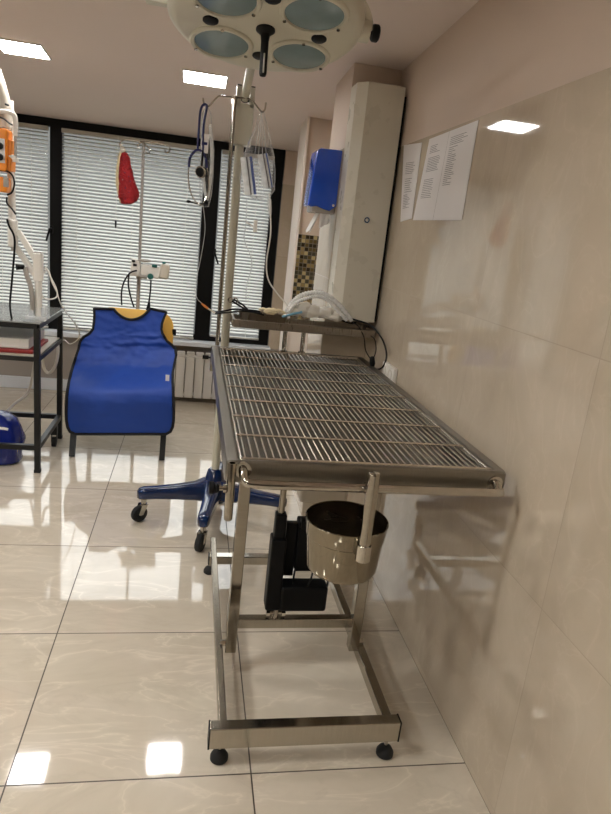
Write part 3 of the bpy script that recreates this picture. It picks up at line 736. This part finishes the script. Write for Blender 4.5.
b = MB(); a = aty(372, 356.5, 2.82); e = aty(372.5, 366.5, 2.82); b.tube([a, a*.9+e*.1, a*.3+e*.7, e], [.007, .0115, .0135, .009], 12); b.build('plug', 'black', t)
t = thing('clip', aty(335, 310, 3.05), 'small black wire clip standing up behind the breathing hose', 'clip')
b = MB(); px_tube(b, [(333, 316), (335, 303), (337.5, 297), (336, 295.5), (334.8, 297.5)], 3.07, .0035, 5, 8); b.build('wire', 'black', t)
b = MB(); p = aty(333.5, 314, 3.06); b.box(p+V((-.012, -.01, -.022)), p+V((.014, .01, .006)), bev=.003); b.build('jaw', 'black', t)

# ------------------------------------------------------------------ right wall things
def sheet(name, corners, label, cols):
    t = thing(name, (XR-.001, corners[0][0], corners[2][1]), label, 'paper notice')
    p = [V((XR-.0025, y, z)) for y, z in corners]
    MB().prism(p, (.0015, 0, 0)).build('paper', 'paper', t, smooth=False)
    def P(s, r): # s along (left->right), r down
        a = p[0].lerp(p[1], s); e = p[3].lerp(p[2], s); return a.lerp(e, r)
    for (s0, s1, r0, r1, n, jit) in cols:
        b = MB()
        for k in range(n):
            r = r0+(r1-r0)*k/max(1, n-1); w = s0+(s1-s0)*random.uniform(1-jit, 1)
            h = .0055
            q = [P(s0, r), P(w, r), P(w, r+h), P(s0, r+h)]
            b.add([x+V((-.0006, 0, 0)) for x in q], [[0, 1, 2, 3]])
        b.build('text_block', 'ink', t, smooth=False)
    return t, P
sheet('notice', [(2.972, 1.946), (2.722, 1.928), (2.712, 1.622), (2.862, 1.609)], 'left narrow printed sheet taped to the tiled wall', [(.2, .85, .24, .38, 7, .3), (.2, .8, .45, .62, 7, .4), (.15, .7, .66, .83, 9, .5)])
t, P = sheet('notice', [(2.632, 1.931), (2.166, 1.935), (2.168, 1.612), (2.69, 1.615)], 'right wide printed sheet with three text blocks on the tiled wall', [(.08, .34, .1, .18, 5, .5), (.08, .38, .24, .40, 9, .2), (.08, .33, .5, .72, 11, .25), (.52, .86, .08, .16, 5, .35), (.52, .72, .19, .60, 20, .6)])
b = MB(); q = [P(.46, 0), P(.464, 0), P(.464, 1), P(.46, 1)]; b.add([x+V((-.0007, 0, 0)) for x in q], [[0, 1, 2, 3]]); b.build('fold_line', 'greyplast', t, smooth=False)
# tall cabinet
CX0, CX1, CY0, CY1, CZ0, CZ1 = .672, .885, 3.0, 3.163, 1.128, 2.19
t = thing('wall_cabinet', (.78, CY1, CZ0), 'tall narrow cream cabinet with a blue ring mark on the wall', 'cabinet')
poly = [(CX0, CY1), (CX0, CY0+.05), (CX0+.042, CY0), (CX1, CY0), (CX1, CY1)]
b = MB(); b.loops([[V((x, y, CZ0)) for x, y in poly], [V((x, y, CZ1)) for x, y in poly]], True, True); b.build('casing', 'cab', t, smooth=False)
p = aty(367, 220, CY0-.001); ring = [p+V((.0105*math.cos(a), 0, .0105*math.sin(a))) for a in [2*PI*k/24 for k in range(24)]]
b = MB(); b.tube(ring, .0026, 6, closed=True); b.tube([p+V((.001, 0, -.008)), p+V((.007, 0, -.013))], .002, 6); b.build('ring_mark', 'logo', t)
MB().box((CX1, CY0+.04, CZ0), (XR, CY1, CZ1-.03)).build('gap_shadow', 'black', t, smooth=False)  # black block painting the shadow in the gap beside the wall
# towel dispenser
DX0, DX1, DY0, DY1 = .543, .669, 3.195, 3.36
t = thing('towel_dispenser', (DX1, 3.28, 1.62), 'glossy blue paper towel dispenser on the tiled pier', 'towel dispenser')
prof = [(DX1, 1.655), (DX1, 1.918), (.565, 1.916), (.551, 1.905), (.546, 1.885), (.541, 1.80), (.534, 1.70), (.531, 1.65), (.545, 1.643), (.575, 1.648), (.61, 1.638), (.64, 1.632)]
b = MB(); ls = []
for y, s_ in ((DY0+.012, .965), (DY0+.002, .985), (DY0, .99), (DY0+.006, 1), (DY1-.008, 1), (DY1, .985), (DY1, .96)):
    pass
def ins(k): cx, cz = .61, 1.78; return [(cx+(x-cx)*k if x < DX1-.001 else x, cz+(z-cz)*k) for x, z in prof]
for y, k in ((DY0, .955), (DY0+.003, .98), (DY0+.012, 1.0), (DY1-.012, 1.0), (DY1, .96)): ls.append([V((x, y, z)) for x, z in ins(k)])
b.loops(ls, True, True); b.build('cover', 'blueplast', t, ang=50)
b = MB()
for k in range(14):
    z = 1.67+.0085*k; b.box((.530+.0006*k, DY0+.02, z), (.536+.0006*k, DY1-.02, z+.0035), bev=.001)
b.build('grip_ribs', 'blueplast', t)
b = MB(); b.box((.55, DY0+.012, 1.618), (DX1, DY1-.012, 1.652), bev=.008); b.build('base', 'greyplast', t, ang=30)
b = MB(); p = V((.655, DY0-.001, 1.66)); b.cyl(p, p+V((0, .003, 0)), .006, seg=12); b.build('lock', 'white', t)
b = MB(); ls = []
for k in range(8):
    s_ = k/7; ls.append([V((.575+.035*s_-.05*s_*s_+.0, DY0+.04+.012*math.sin(q*2), 1.625-.115*s_)) for q in range(2)])
ls = []
for k in range(9):
    s_ = k/8; x = .60-.045*s_; z = 1.63-.10*s_
    ls.append([V((x+.006*math.sin(j*1.3), DY0+.03+.1*j/5, z-.012*(j % 2)*s_)) for j in range(6)])
b.loops(ls, closed=False)
ls = [[V((.60+.05*j/5, DY0+.032+.004*math.sin(j*2+k), 1.63-.055*k/4-.03*(1-j/5)*k/4)) for j in range(6)] for k in range(5)]
b.loops(ls, closed=False)
tag(b.build('paper_towel', 'paper', org=(.6, 3.25, 1.55)), 'white paper towel hanging out below the blue dispenser', 'paper towel')
# sockets
for k, (ya, yb) in enumerate(((2.60, 2.68), (2.69, 2.77))):
    t = thing('wall_socket', (XR, (ya+yb)/2, .945), ('white wall socket nearer the camera beside the table edge', 'white wall socket farther from the camera beside the table edge')[k], 'wall socket')
    b = MB(); b.box((XR-.022, ya, .905), (XR, yb, .985), bev=.006); b.build('plate', 'white', t, ang=30)
    b = MB(); c0 = V((XR-.022, (ya+yb)/2, .945)); b.lathe([(.024, -.001), (.026, .002), (.022, .002), (.02, -.006), (.0001, -.006)], c0, (-1, 0, 0), seg=18); b.build('inset', 'offwhite', t)

# ------------------------------------------------------------------ chair and apron
CH = thing('chair', (-.41, 4.15, 0), 'black legged chair with yellow back beneath the blue apron', 'chair')
for x in (-.69, -.132):
    b = MB(); b.tube([(x, 3.945, .0), (x, 4.10, .40)], [.024, .028], 4); b.build('leg', 'blackmetal', CH, smooth=False)
for x in (-.66, -.16):
    b = MB(); b.tube([(x, 4.50, .0), (x, 4.42, .40), (x, 4.47, .70)], [.018, .022, .016], 4); b.build('leg', 'blackmetal', CH, smooth=False)
b = MB(); b.box((-.69, 3.965, .375), (-.13, 4.40, .425), bev=.02); b.build('seat', 'yellow', CH)
b = MB(); b.box((-.68, 4.02, .345), (-.14, 4.38, .378)); b.build('seat_frame', 'blackmetal', CH, smooth=False)
xa, xb = aty(95, 335, 4.43).x, aty(173.2, 335, 4.43).x
b = MB(); Rk = rotax(-8, 'X')
ls = []
for dy, k in ((-.018, .97), (-.012, 1.0), (.012, 1.0), (.018, .97)):
    lp = rrect(-(xb-xa)/2*k, (xb-xa)/2*k, -.25*k, .228*k, 0, .11, 8)
    ls.append([Rk @ V((p.x, dy, p.y)) + V(((xa+xb)/2, 4.425, .672)) for p in lp])
b.loops(ls, True, True); b.build('backrest', 'yellow', CH, ang=50)
b = MB(); p = aty(175, 332, 4.43); b.box(p+V((-.02, -.01, -.02)), p+V((.008, .01, .02)), bev=.004); b.build('backrest_bracket', 'black', CH)

rows = [(308.5, 94, 166.5), (315, 94.5, 164), (322, 94, 162), (329, 93, 161.5), (333.5, 89.5, 162.5), (337, 83.5, 164.5), (341, 80.5, 167), (345, 79.3, 172), (349, 78.6, 175.3), (355, 76.5, 176.2), (363, 74, 174.5), (372, 71.3, 172.8), (381, 69.2, 172.6), (389, 67.7, 173), (396, 66.9, 173.3), (404, 66.4, 173.6), (412, 66.2, 173.8), (420, 66.4, 173.6), (427, 67.6, 172.6), (431.5, 70, 170.5), (434, 75, 166)]
def ydep(v):
    k = [(300, 4.388), (330, 4.352), (350, 4.32), (365, 4.24), (378, 4.09), (388, 3.945), (394, 3.918), (402, 3.906), (436, 3.93)]
    for (a, ya), (b_, yb) in zip(k, k[1:]):
        if v <= b_: s_ = max(0, (v-a)/(b_-a)); return ya+(yb-ya)*s_
    return 3.93
def vtop(s_):  # neck scoop along the top edge
    if s_ < .28: return 308.5+ s_*2
    if s_ < .76: q = (s_-.28)/.48; return 309+ 10.5*(math.sin(PI*q)**.7)
    return 308.2+(s_-.76)/.24*4
NX = 40; dense = []
for i in range(len(rows)-1):
    for k in range(3): s_ = k/3; dense.append(tuple(rows[i][j]*(1-s_)+rows[i+1][j]*s_ for j in range(3)))
dense.append(rows[-1])
grid = []
for v, l, r in dense:
    line = []
    for k in range(NX+1):
        s_ = k/NX; u = l+(r-l)*s_
        vv = v
        if v < 331: t0 = vtop(s_); vv = t0+(331-t0)*(v-308.5)/(331-308.5)
        if v > 427: # rounded bottom corners
            vv = v-(0)
        y = ydep(vv)
        wr_ = (.03*noise.noise(V((u*.05+vv*.03, vv*.13, 1)))+.012*noise.noise(V((u*.16-vv*.08, vv*.25, 5)))) * (1.0 if 335 < vv < 385 else .45)
        bulge = -.012*math.sin(PI*s_) if vv > 390 else 0
        line.append(aty(u, vv, y-abs(wr_)-.006+bulge))
    grid.append(line)
AP = thing('apron', (-.41, 4.1, .43), 'blue protective apron with black binding draped over the chair', 'apron')
b = MB(); b.loops(grid, closed=False); o = b.build('panel', 'bluefab', AP, ang=180)
md = o.modifiers.new('thick', 'SOLIDIFY'); md.thickness = .004; md.offset = 1
edge = grid[0] + [g[-1] for g in grid[1:]] + grid[-1][::-1][1:] + [g[0] for g in grid[::-1][1:-1]]
b = MB(); b.tube([p+V((0, -.003, 0)) for p in edge], .009, 6, closed=True); b.build('binding', 'trim', AP)
b = MB(); q = [(174.5, 349, 4.33), (176.5, 356, 4.31), (173, 365, 4.27), (172.5, 378, 4.08), (169.5, 366, 4.26), (170.5, 357, 4.30)]
b.prism([aty(u, v, y-.016) for u, v, y in q], (0, .003, 0)); b.build('strap', 'trim', AP, smooth=False)
b = MB(); p = aty(167.5, 377.5, 4.02); b.box(p+V((-.012, -.014, -.02)), p+V((.012, -.010, .02))); b.build('care_tag', 'paper', AP, smooth=False)

# ------------------------------------------------------------------ floor infusion pole, pump, red bag
PY = 4.75; PX = -.385
t = thing('infusion_pole', (PX, PY, 0), 'grey infusion pole standing on the floor behind the draped chair', 'infusion pole')
b = MB(); b.cyl((PX, PY, .1), (PX, PY, 1.1), .0135); b.cyl((PX, PY, 1.1), (PX-.002, PY, 1.995), .0105); b.cyl((PX, PY, 1.08), (PX, PY, 1.14), .02); b.build('pole', 'greyplast', t)
b = MB(); b.tube(crom([aty(u, v, PY) for u, v in ((120.5, 148), (120, 144), (122, 140.8), (127, 139.3), (136, 140.3), (143.5, 142), (150, 142.2), (159, 143.2), (166, 145), (169.8, 147.5), (169.2, 151.5), (166, 152.5), (164.8, 149.5))], 5), .005, 8)
b.tube(crom([aty(u, v, PY-.01) for u, v in ((143, 141.5), (146.5, 146), (150, 150), (148.5, 153.5), (146, 152))], 5), .004, 8); b.tube(crom([aty(u, v, PY-.01) for u, v in ((143, 141.5), (139, 144), (137.5, 146.5), (139.5, 148))], 5), .004, 8)
b.build('hook_bar', 'chrome', t)
for k in range(5):
    a = math.radians(72*k+20); d = V((math.cos(a), math.sin(a), 0)); b = MB(); b.tube([V((PX, PY, .11)), V((PX, PY, .09))+d*.26], [.018, .012], 8); o = b.build('leg', 'greyplast', t)
    b = MB(); c0 = V((PX, PY, .03))+d*.26; n_ = V((-d.y, d.x, 0)); b.cyl(c0-n_*.012, c0+n_*.012, .03, seg=18); b.cyl(c0, c0+V((0, 0, .06)), .008); b.build('caster', 'rubber', o)
t = thing('infusion_pump', aty(140, 270, PY-.03), 'white infusion pump with green knobs clamped on the pole behind chair', 'infusion pump')
py_ = PY-.055
b = MB(); a, e = aty(141, 264, py_), aty(160, 278.5, py_); b.box((a.x, py_-.03, e.z), (e.x, py_+.03, a.z), rotax(5, 'Y'), bev=.012); b.build('body', 'white', t)
b = MB(); a, e = aty(160, 263.5, py_), aty(169, 279.5, py_); b.box((a.x, py_-.035, e.z), (e.x, py_+.035, a.z), rotax(5, 'Y'), bev=.016); b.build('end_cover', 'offwhite', t)
b = MB(); a, e = aty(131.5, 258.5, py_+.03), aty(137, 276, py_+.03); b.box((a.x, py_, e.z), (e.x+.02, py_+.05, a.z), rotax(3, 'Y'), bev=.006); b.build('clamp', 'white', t)
b = MB(); a = aty(145, 260.5, py_); b.ball(a, (.05, .03, .012), 14, 8); b.build('top_handle', 'greyplast', t)
for u, v, w, m in ((154.5, 266, .018, 'green'), (164, 262.8, .012, 'green'), (133.5, 261, .012, 'black'), (135, 265, .013, 'black')):
    p = aty(u, v, py_-.035 if u > 140 else py_-.002); b = MB(); b.box(p+V((-w, -.006, -w*.6)), p+V((w, .006, w*.6)), bev=.004); b.build('button', m, t)
p = aty(150.5, 276.5, py_-.04); b = MB(); b.lathe([(.019, -.02), (.021, -.012), (.021, .012), (.016, .02)], p, (0, -1, .1), seg=18); b.build('dial', 'green', t)
b = MB(); p = aty(147, 277, py_-.03); b.cyl(p+V((-.05, 0, .002)), p, .014); b.build('dial_neck', 'greyplast', t)
b = MB()
for pts in (((137, 270.5), (130, 273), (124, 282), (121.5, 293), (121.8, 305)), ((129, 274), (128.4, 285), (131, 298), (134, 307)), ((151, 280), (150.5, 290), (149.3, 300), (148.5, 305)), ((142, 270), (147, 271), (149, 274))):
    b.tube(crom([aty(u, v, py_-.02) for u, v in pts], 6), .0055, 8)
a, e = aty(149.2, 302, py_-.02), aty(148, 311, py_-.02); b.tube([a, e], [.007, .018], 10)
b.build('cables', 'black', t)
# red bag
t = thing('cloth_bag', aty(124, 147, PY-.02), 'red patterned cloth bag hanging from the left hook of floor pole', 'bag')
def pouch(rows, y, dep, name, mat, cr=.1):
    ls = []; seg = 24
    for v, l, r in rows:
        a, e = aty(l, v, y), aty(r, v, y); c0 = (a+e)/2; w = (e-a)/2; lp = []
        for k in range(seg):
            an = 2*PI*k/seg; q = c0+w*math.cos(an)+V((0, min(dep, w.length)*math.sin(an), 0)); q += (q-c0)*cr*(noise.noise(q*22)*2 + noise.noise(V((q.x*60, q.y*60, q.z*9)))*.9); lp.append(q)
        ls.append(lp)
    MB().loops(ls, True, True).build(name, mat, t, ang=180)
pouch([(150, 121.5, 125), (154, 121.3, 127.5), (158, 120.5, 130), (165, 119.6, 131.5), (172, 118.8, 132.5), (178, 118.4, 133.8), (185, 118, 136.5), (192, 118.2, 138.3), (197, 119, 138.6), (201, 119.8, 137), (203.5, 121, 134), (204.3, 124, 131)], PY-.03, .05, 'pouch', 'red', .13)
pouch([(149, 121, 124.5), (155, 118.5, 124), (164, 116.5, 122.5), (174, 115.2, 121.5), (184, 115.8, 121), (194, 117.5, 121.5), (203, 119.8, 123)], PY-.02, .04, 'lining_edge', 'creamcloth', .16)
b = MB(); b.tube(crom([aty(u, v, PY-.02) for u, v in ((120.5, 145), (123, 149), (125, 153), (122, 154), (121, 149), (121.5, 144))], 5), .009, 8); b.ball(aty(123, 150, PY-.035), (.018, .016, .024), 12, 8, crumple=.3, fr=60); b.build('drawstring', 'offwhite', t)

# ------------------------------------------------------------------ cart on the left
CXr, CXl, CYf, CYr, CT = -.832, -1.55, 3.665, 4.285, .882
C = thing('equipment_cart', (-1.15, 3.97, 0), 'black metal equipment cart with a grey glass top', 'cart')
for x in (CXr, CXl):
    for y in (CYf, CYr):
        b = MB(); b.box((x-.016, y-.016, .012), (x+.016, y+.016, CT-.03), bev=.003); o = b.build('leg', 'blackmetal', C, ang=30)
        b = MB(); b.box((x-.018, y-.018, 0), (x+.018, y+.018, .02), bev=.003); b.build('foot_cap', 'rubber', o)
def ringframe(z0_, z1_, name):
    b = MB(); w = .014
    b.box((CXl, CYf-w, z0_), (CXr, CYf+w, z1_)); b.box((CXl, CYr-w, z0_), (CXr, CYr+w, z1_)); b.box((CXr-w, CYf, z0_), (CXr+w, CYr, z1_)); b.box((CXl-w, CYf, z0_), (CXl+w, CYr, z1_))
    b.build(name, 'blackmetal', C, smooth=False)
ringframe(CT-.033, CT-.004, 'top_frame'); ringframe(.14, .17, 'lower_frame'); ringframe(.665, .69, 'shelf_frame')
b = MB(); b.box((CXl-.02, CYf-.02, CT-.004), (CXr+.02, CYr+.02, CT+.004), bev=.002); b.build('top_plate', 'carttop', C, smooth=False)
b = MB(); b.box((CXl, CYf, .69), (CXr, CYr, .696)); b.build('shelf', 'offwhite', C, smooth=False)
b = MB(); c0 = V((CXr+.0, 4.12, .033)); b.cyl(c0+V((-.012, 0, 0)), c0+V((.012, 0, 0)), .033, seg=22); o = b.build('caster', 'rubber', C)
b = MB(); b.box(c0+V((-.02, -.02, .05)), c0+V((.02, .02, .11)), bev=.003); b.box(c0+V((-.018, -.012, -.004)), c0+V((-.014, .012, .05))); b.box(c0+V((.014, -.012, -.004)), c0+V((.018, .012, .05))); b.build('fork', 'blackmetal', o, smooth=False)
# shelf contents
b = MB(); p = aty(0, 346, 3.72); b.box((-1.5, 3.70, .697), (-.865, 4.1, .716), bev=.003); o = b.build('folder', ['redbook'], org=(-1.1, 3.9, .697)); tag(o, 'dark red folder lying on the cart shelf', 'folder')
b = MB(); b.box((-1.48, 3.73, .7165), (-.89, 4.12, .775), bev=.006); o = b.build('flat_box', 'white', org=(-1.1, 3.9, .716)); tag(o, 'flat white box on the red folder in the cart', 'box')
t = thing('cable_coil', (-.86, 4.2, .6), 'white hose looping below the cart top by the rear leg', 'hose')
b = MB()
b.tube(crom([aty(u, v, 4.2) for u, v in ((36, 338), (45, 340), (56, 342), (58, 352), (55, 366), (49, 373), (44, 368), (42, 355))], 7), .010, 8)
b.tube(crom([aty(u, v, 4.1) for u, v in ((36, 350), (33, 372), (28, 392), (14, 404), (2, 416), (-8, 424))], 7), .008, 8); b.build('tubing', 'white', t)
t = thing('cable', aty(70, 330, 4.5), 'thin white cable running from the cart top to the wall', 'cable')
b = MB(); b.tube(crom([aty(u, v, y) for u, v, y in ((56, 288, 4.1), (60, 302, 4.15), (66, 312, 4.2), (74, 322, 4.3), (79, 331, 4.5), (78, 339, 4.7), (70, 344, 4.9), (64, 340, 5.0), (58, 345, 5.2))], 7), .004, 6); b.build('wire', 'white', t)
# articulated arm
AY = 3.76
t = thing('support_arm', (-.9, AY, CT), 'white articulated support arm clamped to the cart top', 'support arm')
p = aty(38.5, 313, AY)
b = MB(); b.box((p.x-.07, AY-.06, CT+.005), (p.x+.05, AY+.06, CT+.03), bev=.004); b.box((p.x-.045, AY-.04, CT+.03), (p.x-.02, AY+.04, CT+.09), bev=.004); b.box((p.x+.02, AY-.04, CT+.03), (p.x+.04, AY+.04, CT+.08), bev=.004); b.build('clamp_base', 'acry', t)
b = MB(); b.cyl((p.x, AY, CT+.005), (p.x, AY, aty(38, 278, AY).z), .02); a = aty(39, 281, AY).z; e = aty(38, 253, AY).z
b.box((p.x-.024, AY-.025, a), (p.x+.024, AY+.025, e), bev=.006); b.build('post', 'white', t)
b = MB(); b.box((p.x-.02, AY-.02, e), (p.x+.02, AY+.02, e+.006)); b.build('post_cap', 'greyplast', t, smooth=False)
b = MB()
for (u0, v0, u1, v1) in ((16, 247, 38, 279), (18, 231, 38, 263)):
    A0, A1 = aty(u0, v0, AY), aty(u1, v1, AY); d = (A1-A0).normalized(); n_ = V((-d.z, 0, d.x))*.014
    b.prism([A0+n_+V((0, -.016, 0)), A1+n_+V((0, -.016, 0)), A1-n_+V((0, -.016, 0)), A0-n_+V((0, -.016, 0))], (0, .032, 0))
b.build('parallel_links', 'white', t, smooth=False)
b = MB(); A0, A1 = aty(22, 236, AY), aty(37, 264, AY); c = []
for k in range(60):
    s_ = k/59; q = A0.lerp(A1, s_); an = k*2*PI/6; c.append(q+V((.010*math.cos(an), .010*math.sin(an), 0)))
b.tube(c, .0025, 5); b.build('spring', 'greyplast', t)
up = aty(13, 232, AY); b = MB(); zt_ = aty(10, 100, AY).z
b.box((up.x-.024, AY-.026, aty(13, 247, AY).z), (up.x+.022, AY+.026, aty(12, 219, AY).z), bev=.01); b.cyl((up.x-.003, AY, aty(12, 222, AY).z), (up.x-.012, AY+.02, zt_), .019); b.build('upper_post', 'white', t)
b = MB(); b.cyl((up.x, AY, aty(13, 251, AY).z), (up.x, AY, aty(13, 246, AY).z), .012); b.build('stub', 'greyplast', t)
b = MB(); A0 = aty(16.5, 267, AY-.05); A1 = aty(24, 267, AY-.03); b.tube([A0, A0.lerp(A1, .2), A1], [.017, .015, .013], 12); b.build('grip', 'black', t)
b = MB(); b.tube(crom([aty(25, 267, AY-.03), aty(27, 276, AY-.03), aty(30, 284, AY-.03), aty(32, 296, AY-.03), aty(32, 310, AY-.03)], 5), [.013]*21, 10); b.build('lever', 'greyplast', t)
b = MB(); b.tube(crom([aty(u, v, AY-.035) for u, v in ((7, 197), (7, 203), (12, 209), (16, 214.5))], 5), .005, 6)
b.tube(crom([aty(u, v, AY-.04) for u, v in ((7, 219), (9, 226), (14, 236), (14.5, 250), (12, 280), (10, 305), (12, 320))], 6), .0055, 8); b.build('cable', 'black', t)
b = MB(); b.tube(crom([aty(u, v, AY+.03) for u, v in ((43, 270), (46, 268), (50, 276), (56, 288), (57, 296), (52, 299), (44, 298), (41, 290), (43, 275), (48, 270), (52, 282), (57, 292))], 6), .004, 6); b.build('looped_cord', 'white', t)
# orange unit
OY = 3.70
t = thing('portable_medical_unit', aty(5, 150, OY), 'orange boxy medical unit with white handle high on the support arm', 'medical unit')
a, e = aty(-22, 126, OY), aty(14.5, 173, OY)
b = MB(); b.box((a.x, OY-.09, e.z), (e.x-.012, OY+.02, a.z), rotax(2, 'Y'), bev=.012); b.build('housing', 'orange', t)
b = MB(); b.box((e.x-.05, OY-.07, e.z+.004), (e.x+.004, OY+.02, a.z-.05), rotax(2, 'Y'), bev=.006); b.build('side_cover', 'orange', t)
b = MB(); p = aty(0, 150, OY-.092); b.box((p.x-.1, OY-.096, p.z-.06), (p.x+.022, OY-.088, p.z+.055)); b.build('control_panel', 'paper', t, smooth=False)
for v in (146, 157):
    b = MB(); p = aty(0, v, OY-.098); b.lathe([(.016, 0), (.017, .008), (.013, .016)], p, (0, -1, 0), seg=16); b.build('knob', 'black', t)
b = MB(); b.tube(crom([aty(u, v, OY-.06) for u, v in ((-8, 111), (2, 111.5), (10, 112.5), (14.5, 116), (15.5, 124), (15.5, 136))], 6), .012, 10); b.build('handle', 'white', t)
b = MB(); A0, A1 = aty(15.5, 134, OY-.06), aty(15.5, 158, OY-.06); b.tube([A0, A1], .007, 10); b.build('handle_rod', 'greyplast', t)
b = MB(); b.tube([A1, aty(15.7, 162, OY-.06)], .015, 12); b.tube([aty(9, 156, OY-.06), aty(16, 158, OY-.06)], .011, 10); b.build('handle_collar', 'white', t)
a, e = aty(-22, 174, OY), aty(10.5, 193, OY)
b = MB(); b.box((a.x, OY-.07, e.z), (e.x, OY+.02, a.z), rotax(2, 'Y'), bev=.012); b.build('lower_housing', 'orange', t)
b = MB(); p = aty(9.5, 183, OY-.071); b.box(p+V((-.03, -.003, -.022)), p+V((-.004, .002, .025)), bev=.002); b.build('connector', 'greyplast', t)
b = MB(); b.tube(crom([aty(u, v, OY-.08) for u, v in ((-4, 170.5), (6, 171), (12, 175), (14.5, 183), (12, 192), (7, 195))], 6), .0045, 8); b.build('cable', 'black', t)
b = MB(); b.tube(crom([aty(u, v, OY) for u, v in ((-6, 70), (0, 88), (4, 104), (6, 128))], 6), .032, 12); b.tube([aty(8, 113, OY), aty(8, 130, OY)], .02, 10); b.build('mount_arm', 'offwhite', t)
b = MB(); b.tube(crom([aty(u, v, OY-.04) for u, v in ((-3, 116), (4, 119), (9, 123), (13, 125))], 5), .004, 6); b.tube([aty(5, 104, OY-.03), aty(9, 105.5, OY-.03)], .005, 6); b.build('lead', 'black', t)
# blue bag under the cart
b = MB(); bx = -1.14; rows_ = [(0, .17, .12), (.03, .185, .13), (.12, .175, .13), (.2, .165, .12), (.255, .14, .10), (.285, .10, .07), (.295, .05, .03)]
ls = []
for z, rx, ry in rows_:
    lp = []
    for k in range(28):
        a = 2*PI*k/28; ca, sa = math.cos(a), math.sin(a); q = V((bx+rx*math.copysign(abs(ca)**.6, ca), 3.86+ry*math.copysign(abs(sa)**.6, sa), z))
        if z > 0: q += V((q.x-bx, q.y-3.86, 0))*.28*noise.noise(q*9) + V((0, 0, .02*noise.noise(q*14)))
        lp.append(q)
    ls.append(lp)
b.loops(ls, True, True)
t = thing('waste_bag', (bx, 3.86, 0), 'shiny dark blue plastic bag on the floor beneath the cart', 'bag')
b.build('sack', 'bluebag', t, ang=180)
b = MB(); b.tube(crom([aty(u, v, 3.70) for u, v in ((-6, 428), (3, 428.5), (8, 429.5))], 4), .008, 8); b.build('tie', 'white', t)

# ------------------------------------------------------------------ light from outside
w = bpy.data.worlds.new('world'); bpy.context.scene.world = w; w.use_nodes = True
wt = w.node_tree; bg = wt.nodes['Background']; bg.inputs[1].default_value = 1
g_ = wt.nodes.new('ShaderNodeTexCoord'); sp_ = wt.nodes.new('ShaderNodeSeparateXYZ'); rp_ = wt.nodes.new('ShaderNodeValToRGB'); mr_ = wt.nodes.new('ShaderNodeMath')
mr_.operation = 'MULTIPLY_ADD'; mr_.inputs[1].default_value = .5; mr_.inputs[2].default_value = .5
wt.links.new(g_.outputs['Generated'], sp_.inputs[0]); wt.links.new(sp_.outputs[2], mr_.inputs[0]); wt.links.new(mr_.outputs[0], rp_.inputs[0]); wt.links.new(rp_.outputs[0], bg.inputs[0])
e_ = rp_.color_ramp.elements; e_[0].position = .3; e_[0].color = (.20, .21, .20, 1); e_[1].position = .5; e_[1].color = (.23, .237, .225, 1)
k_ = e_.new(.60); k_.color = (.36, .37, .35, 1); k_ = e_.new(.72); k_.color = (3.7, 3.8, 3.75, 1); k_ = e_.new(1); k_.color = (7.2, 7.4, 7.4, 1)
vs = bpy.context.scene.view_settings
vs.view_transform = 'Standard'; vs.look = 'None'; vs.exposure = 0; vs.gamma = 1
